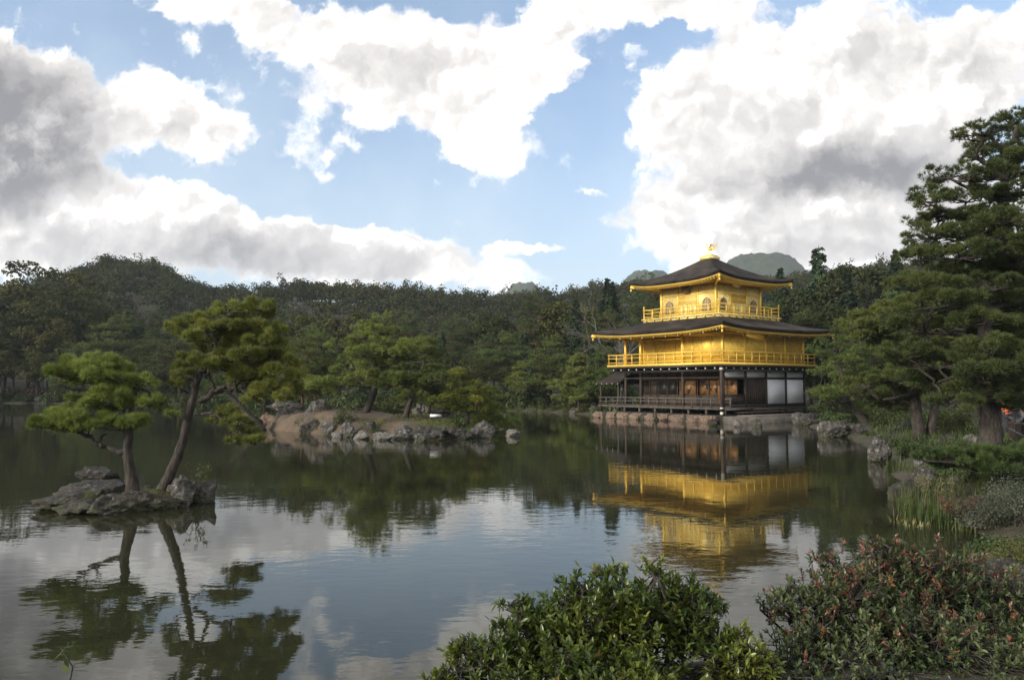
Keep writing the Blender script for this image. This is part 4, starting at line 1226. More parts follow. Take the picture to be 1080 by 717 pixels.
# right shore
rock(879, 461, 26, 14, 'pointed grey boulder on the right shore, left of a long flat one', 'rock')
rock(911, 461, 36, 12, 'long flat grey boulder on the right shore beside a pointed one', 'rock_dark', deep=.8)
rock(929, 487, 19, 23, 'upright speckled rock standing alone in the water near the right shore', 'rock', deep=.3, cuts=6)
rock(957, 528, 34, 22, 'dark block-shaped rock at the edge of the reeds', 'rock_dark', deep=.35, cuts=12)
rock(976, 512, 22, 16, 'grey rock behind the dark block-shaped rock among the reeds', 'rock', z=.25)
rock(972, 492, 14, 10, 'pale pointed rock beneath the low pine branch', 'rock_pale', z=.3)
rock(1026, 468, 18, 8, 'pale rock at the foot of the tall pine trunk', 'rock_pale', z=.6)
rock(998, 466, 16, 7, 'dark low rock between the twin-trunk pine and the tall pine', 'rock_dark', z=.55)
rock(944, 448, 12, 6, 'small pale stone in the planting behind the flat boulder', 'rock_pale', z=.6)
rock(962, 444, 10, 5, 'small grey stone in the planting left of the twin-trunk pine', 'rock', z=.6)
rock(1062, 505, 30, 14, 'dark stone on the bank under the low pine branch at the right edge', 'rock_dark', z=.45)
rock(905, 712, 78, 36, 'weathered flat stone on the bank under the red-tipped shrub', 'rock', Y=6.3, deep=.3)
rock(1068, 612, 46, 18, 'dark stone between the grey shrub and the yellow-green shrub', 'rock_dark', z=.35)
rock(1040, 596, 26, 10, 'small reddish stone at the water edge under the grey shrub', 'rock_tan', z=.15)

# far and centre shore
FARR = [(608, 436, 14, 5, 'rock_pale', 'pale rock on the far shore left of the pavilion porch'), (628, 437, 12, 8, 'rock', 'grey rock beside the pavilion porch'), (596, 435, 8, 4, 'rock', 'small grey rock on the far shore below the light pine'),
        (571, 434, 7, 3, 'rock_pale', 'small pale rock on the far shore at the centre'), (531, 444, 10, 9, 'rock', 'upright grey rock in the water right of the pine island'), (541, 460, 13, 7, 'rock_pale', 'pale pointed rock alone in the water right of the pine island'),
        (537, 433, 8, 4, 'rock', 'small grey rock far behind the upright one off the pine island'), (40, 425, 10, 5, 'rock_pale', 'pale rock on the far shore beside the brown hedge'), (66, 424, 9, 5, 'rock', 'grey rock on the far left shore'), (150, 425, 12, 5, 'rock', 'grey rock on the far shore behind the small pine islet')]
for (px, py, w, h, mt, lb) in FARR: rock(px, py, w, h, lb, mt)

# rocks of the pine island, left to right
PI_R = [
    (262, 452, 22, 12, 'rock_dark', 'dark low rock at the left tip of the pine island'),
    (283, 451, 20, 15, 'rock_tan', 'tan rounded rock at the left end of the pine island'),
    (300, 452, 16, 20, 'rock', 'narrow upright grey rock against the orange earth bank'),
    (316, 453, 26, 19, 'rock_dark', 'dark grey boulder in front of the orange earth bank'),
    (336, 455, 24, 27, 'rock', 'tallest grey boulder on the pine island bank'),
    (328, 457, 20, 12, 'rock_dark', 'broad dark rock at the foot of the tallest boulder'),
    (346, 459, 13, 13, 'rock', 'small block-like grey rock right of the tallest boulder'),
    (366, 461, 15, 14, 'rock', 'rounded grey rock under the small island shrub'),
    (356, 461, 10, 6, 'rock_pale', 'small pale rock left of the rounded rock under the shrub'),
    (381, 463, 14, 7, 'rock_pale', 'low pale rock on the island front, left of the leaning stone'),
    (391, 461, 11, 15, 'rock_dark', 'leaning dark stone with a pale top on the island front'),
    (405, 464, 20, 8, 'rock_pale', 'flat pale rock on the island front between darker stones'),
    (426, 463, 24, 13, 'rock', 'grey mottled boulder at the middle of the island front'),
    (443, 466, 13, 8, 'rock', 'small pointed rock in the water before the mottled boulder'),
    (455, 464, 30, 14, 'rock_dark', 'wide dark boulder below the mossy ground of the island'),
    (481, 463, 26, 13, 'rock_dark', 'dark boulder second from the right end of the island front'),
    (510, 462, 22, 15, 'rock', 'pale-topped boulder at the right tip of the pine island'),
    (497, 462, 12, 8, 'rock_dark', 'small dark rock beside the pale-topped boulder'),
]
for (px, py, w, h, mt, lb) in PI_R: rock(px, py, w, h, lb, mt, z=0.0)
rock(447, 438, 16, 14, 'pale rock behind the white notice board on the island', 'rock_pale', z=.75)
rock(470, 437, 26, 14, 'grey rock right of the white notice board on the island', 'rock', z=.65)
rock(440, 439, 9, 8, 'small pale rock left of the white notice board on the island', 'rock_pale', z=.75)
rock(505, 444, 14, 8, 'grey rock on the island behind the dark shrub', 'rock', z=.4)
rock(300, 432, 26, 8, 'row stone of pale grey on the crest of the island bank', 'rock_pale', z=1.2)

# islet rocks
IS_R = [
    (62, 538, 46, 17, 'rock_dark', 'low dark rock at the left tip of the islet'),
    (100, 530, 80, 26, 'rock_dark', 'broad layered dark slab filling the left of the islet'),
    (103, 506, 34, 15, 'rock_dark', 'dark flat-topped rock standing behind the layered slab'),
    (86, 541, 44, 14, 'rock_dark', 'rough brownish rock at the islet waterline, left of centre'),
    (119, 541, 42, 20, 'rock', 'mottled grey rock at the middle of the islet front'),
    (141, 537, 28, 22, 'rock_dark', 'dark rock just below the left islet pine'),
    (155, 534, 20, 13, 'rock', 'small pale-mottled rock between the two islet pines'),
    (164, 537, 18, 12, 'rock_dark', 'small dark rock at the foot of the leaning islet pine'),
    (187, 533, 30, 30, 'rock', 'rounded grey rock right of the leaning pine trunk'),
    (213, 530, 27, 24, 'rock', 'pale grey rock at the right tip of the islet'),
    (176, 536, 24, 10, 'rock_dark', 'low mossy rock under the rounded grey rock'),
]
for (px, py, w, h, mt, lb) in IS_R:
    zz = .0 if py > 527 else .32
    rock(px, py, w * 1.10, h * .86, lb, 'rock_dark' if px < 180 else mt, z=zz * .6, deep=max(.25, w / 44 * .45), cuts=13)

# a little moss and grass in the cracks of the islet
gi = rng.uniform([-11, 17.2], [-7, 20], (900, 2)); di = sdist(gi[:, 0], gi[:, 1], ISLET); gi = gi[di > .35]; di = di[di > .35]
zi = islet_h(gi[:, 0], gi[:, 1], di)
base_ = np.repeat(np.stack([gi[:, 0], gi[:, 1], zi - .01], -1), 10, 0) + rng.normal(size=(len(gi) * 10, 3)) * [.04, .04, 0]
V, F = needles(base_, np.tile([0, 0, 1.], (len(base_), 1)), 1, .10, .012, .6)
tag(link_mesh('grass', make_mesh('islet_grass', V, F, M['shrub_lime'])), 'short dry grass on the little islet', 'grass', None, 'stuff')

# ------------------------------------------------------------------ the two pines on the islet
def px_pads(lst, Y, jit=.4, deep=.85, gx_=1.12, gz_=1.2):
    out = []
    for q_ in lst:
        px, py, rx, ry = q_[:4]; rx *= gx_; ry *= gz_
        dy = q_[4] if len(q_) > 4 else rng.uniform(-jit, jit)
        s = (Y + dy) / FPX
        out.append((P(px, py, Y + dy), rx * s, rx * s * deep, ry * s))
    return out
def px_line(lst, Y): return [P(a[0], a[1], Y + (a[2] if len(a) > 2 else 0)) for a in lst]

Y = 18.7
tl = px_line([(141, 522), (138, 500), (134.5, 480), (135.5, 462), (136.5, 445), (136, 433), (141, 420), (143, 408), (140, 398)], Y)
limbs = [
    (px_line([(134, 478), (126, 475), (112, 471.5), (103, 467), (92, 460), (86, 457)], Y), .085, .03),
    (px_line([(104, 467), (106, 461), (112, 458)], Y), .04, .02),
    (px_line([(95, 461), (80, 455, -.2), (60, 450, -.3), (45, 447, -.4)], Y), .035, .015),
    (px_line([(136.5, 436), (128, 430, .3), (112, 427, .4)], Y), .05, .02),
    (px_line([(143, 412), (152, 410, .2), (163, 420, .2)], Y), .035, .015),
    (px_line([(142, 402), (130, 402, -.3), (110, 398, -.3), (88, 397, -.2)], Y), .04, .015),
    (px_line([(142, 404), (150, 400, .4), (158, 404, .5)], Y), .03, .015)]
pads = px_pads([(46, 446, 22, 8), (72, 442, 26, 10), (98, 446, 28, 10), (125, 449, 26, 9), (140, 444, 18, 8), (62, 452, 14, 5), (84, 453, 14, 5),
                (92, 424, 22, 9), (114, 421, 26, 10), (132, 426, 14, 7), (104, 431, 16, 6),
                (157, 424, 15, 8), (170, 430, 11, 6), (183, 436, 6, 4),
                (70, 392, 20, 9), (66, 400, 13, 6), (90, 386, 24, 10), (108, 382, 16, 8), (100, 395, 22, 8), (127, 392, 18, 8), (128, 404, 22, 9), (143, 402, 14, 9), (158, 404, 9, 6), (112, 404, 14, 6), (90, 401, 16, 6)], Y)
for i_, p_ in enumerate(pads): pads[i_] = (p_[0], p_[1], p_[2], p_[3] * .95)
tm, cm = pine_mesh(tl, [.17, .13, .11, .10, .09, .078, .065, .05, .04], limbs, pads, 7000, .145, .011, 13, 'bark', 'needle_bright', twig=.012, origin=tl[0], spread=.48)
plant_tree('pine_tree', (tm, cm), tl[0], 'small flat-topped pine with level pads at the left of the rocky islet', 'pine tree')

tl = px_line([(168, 528), (174, 511), (180, 498), (187, 482), (193, 463), (198, 441), (203, 422), (207, 405), (212, 391)], Y)
limbs = [
    (px_line([(212, 391), (216, 380, .2), (213, 368, .3), (205, 360, .3), (193, 355, .2)], Y), .07, .02),
    (px_line([(214, 384), (226, 370, -.2), (228, 361, -.3), (225, 352, -.3), (232, 342, -.3), (240, 333, -.2), (242, 324, 0)], Y), .05, .015),
    (px_line([(210, 424), (222, 416), (235, 408), (246, 409), (254, 411), (262, 404), (276, 400)], Y), .075, .025),
    (px_line([(223, 415), (225, 407), (222, 400), (219, 390), (224, 384)], Y), .05, .02),
    (px_line([(246, 408), (262, 396, .3), (280, 388, .4), (298, 388, .5)], Y), .035, .012),
    (px_line([(206, 437), (216, 436), (228, 439, -.2), (240, 446, -.3), (250, 452, -.3), (262, 461, -.3)], Y), .04, .012),
    (px_line([(212, 392), (228, 384, .4), (246, 372, .5), (262, 362, .6)], Y), .05, .015),
    (px_line([(204, 420), (197, 414, .3), (192, 406, .4), (196, 398, .4)], Y), .03, .012),
    (px_line([(254, 411), (268, 418, -.2), (284, 416, -.2)], Y), .03, .012)]
pads = px_pads([(233, 326, 14, 7), (224, 332, 12, 6), (258, 325, 16, 8), (277, 324, 16, 8), (268, 333, 20, 8), (246, 336, 14, 7),
                (188, 351, 14, 7), (205, 340, 18, 8), (215, 348, 14, 6), (232, 345, 14, 7), (200, 357, 14, 6), (178, 348, 8, 5),
                (270, 348, 22, 9), (284, 352, 14, 9), (250, 356, 20, 8), (274, 362, 26, 9), (262, 344, 16, 7),
                (205, 376, 16, 8), (223, 370, 22, 9), (242, 377, 18, 9), (197, 388, 12, 7), (215, 384, 18, 7), (238, 388, 18, 7), (186, 405, 10, 7), (192, 396, 10, 6),
                (264, 376, 22, 9), (286, 374, 18, 9), (300, 384, 18, 10), (270, 390, 24, 10), (292, 396, 22, 11), (312, 398, 12, 10), (306, 410, 14, 9), (285, 410, 22, 10), (262, 402, 18, 8), (248, 396, 16, 7), (300, 420, 12, 5), (272, 420, 14, 6),
                (236, 441, 14, 6), (250, 446, 14, 6), (246, 455, 12, 6), (262, 458, 14, 7), (270, 466, 12, 5), (252, 466, 11, 5), (240, 433, 10, 4)], Y, jit=.7)
tm, cm = pine_mesh(tl, [.18, .135, .12, .11, .10, .092, .085, .077, .065], limbs, pads, 10000, .145, .011, 13, 'bark', 'needle_bright', twig=.012, origin=tl[0], spread=.48)
plant_tree('pine_tree', (tm, cm), tl[0], 'tall pine leaning to the right on the rocky islet with a wide spreading crown', 'pine tree')

# ------------------------------------------------------------------ pines of the pine island
ICX = lambda px, Yd: (px - 540) / FPX * Yd
def on_island(px, Yd):
    X = ICX(px, Yd)
    d = sdist(np.array([X]), np.array([Yd]), ISLAND)
    return (X, Yd, float(isl_h(np.array([X]), np.array([Yd]), d)[0]) - .08)
plant_tree('pine_tree', auto_pine(5.9, 3.7, .30, 7, (.2, 0), 7000, .24, .026, 11, 'needle_bright', r0=.26, flat=.24), on_island(386, 49), 'broad pine with a yellow patch in its crown at the middle of the pine island', 'pine tree')
plant_tree('pine_tree', auto_pine(4.6, 2.5, .30, 6, (1.2, .2), 5000, .22, .024, 11, 'needle_mid', r0=.20, flat=.24), on_island(428, 46.5), 'dark pine with a trunk leaning right on the pine island', 'pine tree')
plant_tree('pine_tree', auto_pine(3.2, 2.0, .22, 5, (-.3, 0), 3400, .20, .020, 11, 'needle_yellow', r0=.11, flat=.22), on_island(494, 45.3), 'bright yellow-green pine near the right end of the pine island', 'pine tree')
plant_tree('pine_tree', auto_pine(5.6, 2.7, .3, 7, (0, 0), 4400, .24, .026, 11, 'needle_mid', bark='bark_red', r0=.12, flat=.2), on_island(318, 54), 'dark pine with a thin reddish trunk at the back left of the pine island', 'pine tree')
plant_tree('pine_tree', auto_pine(3.4, 1.9, .25, 5, (.3, 0), 2600, .22, .024, 11, 'needle_bright', r0=.10, flat=.24), on_island(452, 52), 'low mid-green pine behind the white notice board', 'pine tree')
plant_tree('pine_tree', auto_pine(2.9, 1.6, .2, 5, (0.3, 0), 2200, .22, .024, 11, 'needle_bright', r0=.08, flat=.24), on_island(515, 47.5), 'small green pine at the right tip of the pine island', 'pine tree')
tl = px_line([(277, 455), (270, 446), (262, 438), (255, 430), (246, 420), (238, 412)], 50)
tm, cm = pine_mesh(tl, [.30, .26, .22, .19, .15, .10], [(px_line([(255, 430), (262, 418, 1), (268, 408, 1)], 50), .12, .04)],
                   px_pads([(232, 408, 26, 8), (250, 402, 26, 9), (262, 412, 20, 7), (222, 414, 16, 6), (275, 404, 22, 8)], 50, 1.0), 1500, .22, .02, 10, 'bark', 'needle_dark', twig=.03, origin=tl[0])
plant_tree('pine_tree', (tm, cm), tl[0], 'black trunked pine leaning left over the water at the island left tip', 'pine tree')

def leafy_shrub(rx, ry, rz, n, L, leaf, stems=5, lump=.25, name=None):
    """low rounded shrub: short stems and many small leaves in uneven lumps"""
    k = 26
    c = unit(k); c[:, 2] = np.abs(c[:, 2]); c = c * rng.uniform(.45, .78, (k, 1)) * (1 + lump * rng.normal(size=(k, 1)) * .5)
    w = rng.integers(0, k, n)
    u = unit(n)
    p = c[w] + u * rng.uniform(.2, 1, (n, 1)) ** .5 * rng.uniform(.22, .36, (n, 1))
    p[:, 2] = np.abs(p[:, 2])
    p = p * [rx, ry, rz]
    V, F = rhombs(p, u + rng.normal(size=(n, 3)) * .5 + [0, 0, .5], L, L * .55, .15)
    wood = MB()
    for i in range(stems):
        t_ = c[i] * [rx, ry, rz]
        wood.tube(bez((rng.normal() * .06 * rx, rng.normal() * .06 * ry, -.1), t_, 5, 0, .07), np.linspace(.03, .008, 5), 5)
    return wood.mesh('stem', M['bark'], True), make_mesh('foliage', V, F, M[leaf])
def plant_shrub(meshes, loc, label, cat='shrub', group=None, name='shrub', rotz=0.):
    r = empty(name, loc, label, cat, group, rotz)
    link_mesh('stem', meshes[0], r); link_mesh('foliage', meshes[1], r); return r
plant_shrub(leafy_shrub(.9, .8, 1.3, 1500, .10, 'needle_dark'), on_island(366, 44.8), 'small dark shrub on the orange bank of the pine island', name='shrub')
plant_shrub(leafy_shrub(.8, .7, 1.1, 1500, .10, 'needle_dark'), on_island(482, 44.4), 'dark shrub in front of the yellow-green island pine')
plant_shrub(leafy_shrub(.8, .8, .7, 900, .10, 'shrub_green'), on_island(330, 52), 'low green shrub on the crest of the island bank')
plant_shrub(leafy_shrub(.9, .6, .5, 900, .10, 'shrub_lime'), on_island(345, 50.5), 'flat yellow-green shrub behind the tallest island boulder')

plant_shrub(leafy_shrub(1.2, .8, .6, 1300, .10, 'shrub_green'), on_island(408, 51), 'low green shrub between the two biggest island trunks')
plant_shrub(leafy_shrub(.7, .5, .35, 700, .08, 'shrub_lime'), on_island(352, 44.0), 'small yellow-green tuft beside the small block-like rock')
plant_shrub(leafy_shrub(.6, .5, .35, 700, .08, 'shrub_green'), on_island(396, 42.8), 'small green tuft above the leaning island stone')
plant_shrub(leafy_shrub(1.3, .6, .35, 1400, .07, 'shrub_lime'), on_island(470, 44.6), 'mossy low cushion over the dark boulders at the right of the island')
gi = rng.uniform([-17, 43], [-1.5, 57], (2600, 2)); di = sdist(gi[:, 0], gi[:, 1], ISLAND); gi = gi[di > .5]; di = di[di > .5]
dens_ = vnoise(np.stack([gi[:, 0] * .5, gi[:, 1] * .5, 0 * di], -1)); gi = gi[dens_ > -.05]; di = sdist(gi[:, 0], gi[:, 1], ISLAND)
zi = isl_h(gi[:, 0], gi[:, 1], di)
m_ = 9; base_ = np.repeat(np.stack([gi[:, 0], gi[:, 1], zi - .01], -1), m_, 0) + rng.normal(size=(len(gi) * m_, 3)) * [.14, .14, 0]
V, F = needles(base_, np.tile([0, 0, 1.], (len(base_), 1)), 1, .20, .035, .55)
tag(link_mesh('grass', make_mesh('island_grass', V, F, M['shrub_lime'])), 'thin grass and moss on the pine island', 'grass', None, 'stuff')

# white notice board on the island
c = on_island(460, 45.5)
r = empty('notice_board', c, 'small low white notice board lying level between rocks on the pine island', 'sign')
mb = MB(); mb.box(-.33, -.10, .32, .33, .10, .46); mb.build('board', M['plaster'], r)
for sx in (-.26, .26):
    mb = MB(); mb.box(sx - .03, -.05, -.1, sx + .03, .05, .298); mb.build('leg', M['timber'], r)

# islet sapling
def sapling(h, n, L, leaf, spread=.5, stems=4):
    wood = MB(); C_, N_ = [], []
    for i in range(stems):
        a = rng.uniform(0, 2 * pi); tip = np.array([cos(a) * spread * h * .5, sin(a) * spread * h * .5, h * rng.uniform(.7, 1)])
        pts = bez((0, 0, -.03), tip, 8, 0, .05); wood.tube(pts, np.linspace(.008, .002, 8) * (1 + h), 4)
        for k in range(n):
            q_ = pts[rng.integers(3, 8)] + rng.normal(size=3) * L * .6; C_.append(q_); N_.append(unit(1)[0] + [0, 0, .6])
    V, F = rhombs(np.array(C_), np.array(N_), L, L * .4, .2)
    return wood.mesh('stem', M['bark'], True), make_mesh('foliage', V, F, M[leaf])
plant_shrub(sapling(.62, 22, .07, 'shrub_lime', .9, 6), P(207, 517, 18.5), 'thin leafy sapling on the right rocks of the islet', 'sapling', name='sapling')
plant_shrub(sapling(1.16, 14, .085, 'shrub_green', .15, 1), (-2.72, 4.95, .02), 'single leafy stem rising from the near bank at the bottom left', 'sapling', name='sapling')

# ------------------------------------------------------------------ right bank: hero pines
def gz(x, y): return float(ground_z(np.array([float(x)]), np.array([float(y)]))[0])
Y = 27.0
tl = px_line([(1044, 472), (1045, 455), (1044, 420), (1041, 380), (1038, 330), (1040, 290), (1048, 250), (1056, 210), (1064, 165), (1074, 128)], Y)
limbs = []
for (a, b_) in [((1042, 395), (985, 405)), ((1041, 360), (975, 350)), ((1039, 330), (1075, 318)), ((1040, 300), (980, 300)), ((1045, 265), (1080, 262)), ((1048, 250), (990, 248)), ((1052, 232), (1000, 226)),
                ((1056, 212), (1000, 186)), ((1060, 190), (1030, 168)), ((1064, 165), (1036, 140)), ((1064, 170), (1090, 150)), ((1042, 400), (1090, 395)), ((1043, 420), (1000, 424)), ((1050, 240), (1095, 220))]:
    dy = rng.uniform(-1.5, 1.5)
    limbs.append(([P(a[0], a[1], Y), P((a[0] + b_[0]) / 2, (a[1] + b_[1]) / 2 + rng.uniform(-4, 6), Y + dy * .6), P(b_[0], b_[1], Y + dy)], .12, .03))
plist = [(1066, 128, 16, 6), (1035, 139, 20, 6), (1048, 150, 18, 6), (1072, 143, 18, 8), (1024, 146, 10, 4), (1030, 165, 13, 5), (1052, 167, 24, 8), (1078, 162, 20, 9), (998, 184, 18, 7), (1022, 186, 14, 6), (1046, 184, 22, 8), (1070, 184, 22, 9),
         (987, 208, 20, 8), (980, 214, 10, 5), (1020, 208, 22, 8), (1045, 205, 22, 8), (1070, 206, 22, 10), (966, 234, 13, 5), (992, 229, 18, 6), (1018, 230, 16, 6), (1040, 226, 24, 8), (1068, 228, 26, 10),
         (985, 247, 24, 7), (1030, 246, 20, 7), (1060, 250, 28, 9), (1085, 240, 22, 10), (1010, 268, 30, 8), (1045, 270, 30, 9), (1072, 272, 28, 10), (980, 270, 26, 8),
         (1041, 290, 36, 10), (1075, 296, 28, 10), (1005, 288, 28, 9), (971, 300, 30, 9), (1027, 314, 38, 11), (991, 318, 30, 10), (1060, 322, 30, 10), (1085, 318, 22, 10),
         (977, 344, 36, 11), (1016, 350, 38, 12), (1058, 350, 32, 11), (1085, 350, 22, 11), (1038, 378, 40, 11), (990, 382, 38, 10), (1072, 380, 32, 11), (955, 372, 22, 8),
         (1016, 405, 36, 9), (985, 400, 34, 9), (1055, 405, 32, 9), (1082, 408, 26, 9), (1000, 424, 24, 7), (1062, 424, 22, 6),
         (1050, 300, 24, 9, -1.6), (1042, 335, 26, 9, -1.7), (1048, 365, 28, 9, -1.8), (1040, 395, 30, 9, -1.8), (1056, 262, 20, 8, -1.5), (1060, 232, 18, 8, -1.2), (1066, 205, 16, 7, -1.0), (1030, 258, 20, 8, 1.0), (1008, 250, 22, 7, .8), (1075, 185, 14, 8, 1.0), (1080, 340, 24, 10, 1.6), (1020, 332, 26, 9, 1.5), (1060, 415, 24, 7, -1.2)]
tm, cm = pine_mesh(tl, [.43, .36, .31, .27, .22, .18, .14, .11, .08, .05], limbs, px_pads(plist, Y, 1.8, .9, 1.38, 1.55), 37000, .18, .017, 12, 'bark', 'needle_dark', twig=.03, origin=tl[0], spread=.6)
plant_tree('pine_tree', (tm, cm), tl[0], 'tallest dark pine at the right edge, reaching above the skyline', 'pine tree')

Y = 34.0
tl = px_line([(970, 468), (969, 452), (966, 432), (968, 410), (975, 385), (978, 355), (970, 330)], Y)
limbs = [(px_line([(978, 468), (982, 448), (986, 428), (990, 400), (1000, 380)], Y + .1), .22, .10),
         (px_line([(970, 392), (958, 384), (944, 379), (933, 368), (926, 355)], Y), .16, .07), (px_line([(926, 356), (912, 356, 1), (900, 352, 1)], Y), .06, .02),
         (px_line([(968, 412), (950, 418, -1), (930, 422, -1)], Y), .10, .04), (px_line([(976, 375), (990, 365, 1), (1005, 355, 1)], Y), .10, .04), (px_line([(978, 355), (960, 340), (945, 330)], Y), .08, .03)]
plist = [(924, 333, 24, 8), (945, 326, 24, 8), (965, 322, 22, 8), (905, 342, 18, 6), (896, 349, 16, 5), (915, 351, 22, 6), (940, 345, 26, 8), (968, 345, 26, 9), (1000, 346, 24, 9),
         (930, 360, 16, 5), (955, 362, 22, 7), (995, 365, 26, 8), (940, 398, 26, 8), (915, 404, 22, 7), (965, 400, 26, 8), (995, 398, 26, 9), (925, 420, 28, 7), (955, 416, 26, 7), (985, 415, 24, 7), (900, 414, 16, 5), (945, 428, 22, 5), (1010, 412, 20, 7)]
tm, cm = pine_mesh(tl, [.30, .26, .23, .2, .16, .11, .06], limbs, px_pads(plist, Y, 1.6, .9, 1.2, 1.4), 9500, .19, .020, 11, 'bark', 'needle_mid', twig=.03, origin=tl[0], spread=.6)
plant_tree('pine_tree', (tm, cm), tl[0], 'twin-trunk pine left of the tallest one with a curved branch reaching left', 'pine tree')

Y = 45.0
tl = px_line([(916, 450), (908, 440), (900, 430), (892, 415), (888, 395), (884, 375)], Y)
limbs = [(px_line([(896, 422), (880, 424), (866, 424)], Y), .08, .03), (px_line([(889, 402), (905, 398, 1), (918, 400, 1)], Y), .08, .03)]
plist = [(876, 366, 20, 6), (892, 360, 18, 6), (864, 374, 12, 5), (905, 378, 20, 6), (884, 380, 20, 6), (868, 392, 16, 6), (900, 394, 24, 7), (885, 404, 24, 7), (915, 408, 24, 7), (868, 414, 18, 6), (890, 420, 26, 7), (876, 428, 20, 6), (915, 424, 22, 6), (862, 432, 8, 4), (900, 433, 22, 5)]
tm, cm = pine_mesh(tl, [.22, .2, .17, .14, .10, .05], limbs, px_pads(plist, Y, 1.5, .9), 3400, .21, .024, 10, 'bark', 'needle_mid', twig=.03, origin=tl[0], spread=.6)
plant_tree('pine_tree', (tm, cm), tl[0], 'low spreading green pine with a leaning trunk beside the pavilion', 'pine tree')

Y = 17.5
tl = px_line([(1120, 560), (1104, 530), (1088, 508), (1070, 497), (1045, 492), (1010, 488), (980, 486)], Y)
plist = [(972, 482, 16, 6), (992, 481, 20, 8), (1014, 484, 22, 9), (1036, 481, 24, 9), (1058, 482, 24, 10), (1080, 480, 24, 10), (1100, 478, 22, 10), (1026, 492, 22, 6), (1052, 494, 22, 6), (1000, 490, 16, 5)]
tm, cm = pine_mesh(tl, [.16, .13, .10, .07, .05, .035, .02], [], px_pads(plist, Y, .7, .9), 3600, .12, .010, 14, 'bark', 'needle_dark', twig=.016, origin=tl[0], spread=.7)
plant_tree('pine_tree', (tm, cm), tl[0], 'low pine stretching a level branch over the right bank reeds', 'pine tree')

# ------------------------------------------------------------------ garden pines beyond the pavilion's right end and on the centre shore
GP = {}
GP['a'] = auto_pine(8.0, 4.2, .22, 8, (.5, 0), 4200, .32, .045, 9, 'needle_mid', r0=.2, flat=.18)
GP['b'] = auto_pine(7.0, 3.6, .20, 8, (-.6, .3), 3800, .32, .045, 9, 'needle_mid', r0=.18, flat=.2)
GP['c'] = auto_pine(9.5, 4.0, .26, 9, (.3, .3), 4600, .34, .050, 9, 'needle_dark', bark='bark_red', r0=.2, flat=.2)
GP['y'] = auto_pine(6.0, 3.2, .16, 6, (.3, .1), 3200, .30, .045, 9, 'needle_bright', r0=.16, flat=.22)
GPL = [('a', 905, 76, 1.15, 'layered pine just beyond the right end of the pavilion roof'), ('b', 928, 58, 1.05, 'layered green pine behind the low spreading pine, right of the pavilion'), ('c', 945, 62, 1.0, 'dark tiered pine behind the twin-trunk pine'),
       ('b', 985, 50, 1.1, 'tiered pine filling the gap behind the tallest pine'), ('a', 1030, 48, 1.1, 'spreading pine behind the tallest pine trunk'), ('a', 1075, 44, 1.0, 'pine partly cut by the right edge behind the walkers'), ('c', 855, 78, 1.0, 'dark pine rising behind the right roof corner of the pavilion'),
       ('y', 485 + 125, 82, .95, 'light green pine on the far shore left of the pavilion porch'), ('b', 634, 82, .90, 'dull green pine right behind the pavilion porch'), ('a', 585, 90, 1.0, 'green pine on the far shore at the centre'),
       ('y', 548, 94, .85, 'rounded light pine on the far shore right of the pine island'), ('c', 645, 92, 1.15, 'dark pine left of the pavilion balconies'),
       ('b', 440, 95, 1.2, 'pine on the far shore seen above the right island pines'), ('a', 330, 104, 1.25, 'pine on the far shore seen above the left of the pine island'), ('c', 280, 110, 1.3, 'dark tiered pine on the far shore behind the leaning islet pine'),
       ('a', 130, 121, 1.75, 'large spreading pine on the far shore above the left islet pine'), ('c', 190, 119, 1.3, 'tiered blue-green pine on the far shore between the two islet pines'), ('b', 90, 128, 1.3, 'pine on the far shore left of the large spreading one'),
       ('a', 530, 100, 1.1, 'pine standing back from the far shore right of the pine island')]
for k_, px, Yd, sc, lb in GPL:
    X = ICX(px, Yd)
    plant_tree('pine_tree', GP[k_], (X, Yd, gz(X, Yd) - .15), lb, 'pine tree', None, rng.uniform(0, 6.28), sc)

# ------------------------------------------------------------------ forest wall round the pond
PRO = {
 'dark': [broadleaf(15, 5.2, 'leaf_dark', 60, 120, .46), broadleaf(14, 4.6, 'leaf_dark', 52, 130, .44, start=.3)],
 'olive': [broadleaf(13, 5.0, 'leaf_olive', 58, 120, .46), broadleaf(16, 4.8, 'leaf_olive', 58, 120, .46, start=.35)],
 'rust': [broadleaf(14, 5.4, 'leaf_rust', 55, 110, .48, start=.38)],
 'cedar': [conifer(18, 3.6, 'cedar', 38, 8, .5), conifer(17, 3.3, 'cedar', 36, 8, .5, start=.2)],
 'cypress': [conifer(15, 4.2, 'cypress', 20, 11, .5, start=.1, droop=.35)],
 'redpine': [auto_pine(16, 4.4, .52, 7, (1.0, .4), 2600, .42, .07, 8, 'needle_dark', bark='bark_red', r0=.25, flat=.24, top=.75)],
}
KIND = {'dark': ('broadleaf_tree', 'dark green bushy broadleaf tree', 'tree'), 'olive': ('broadleaf_tree', 'olive green broadleaf tree', 'tree'), 'rust': ('broadleaf_tree', 'broadleaf tree with browning autumn leaves', 'tree'),
        'cedar': ('cedar_tree', 'tall narrow dark cedar', 'cedar tree'), 'cypress': ('cypress_tree', 'grey-green drooping cypress', 'cypress tree'), 'redpine': ('pine_tree', 'high crowned red-trunk pine', 'pine tree')}
TX = [-140, 0, 30, 55, 78, 120, 200, 260, 330, 420, 500, 560, 600, 625, 655, 700, 760, 810, 850, 885, 920, 960, 1050, 1250]
TY = [290, 288, 282, 281, 306, 322, 328, 324, 322, 326, 332, 318, 300, 274, 282, 298, 303, 290, 262, 254, 262, 256, 250, 250]
def shore_depth(px):
    for Yd in np.arange(160, 20, -1.0):
        if sdist(np.array([ICX(px, Yd)]), np.array([Yd]), POND)[0] > 0: return Yd
    return 40
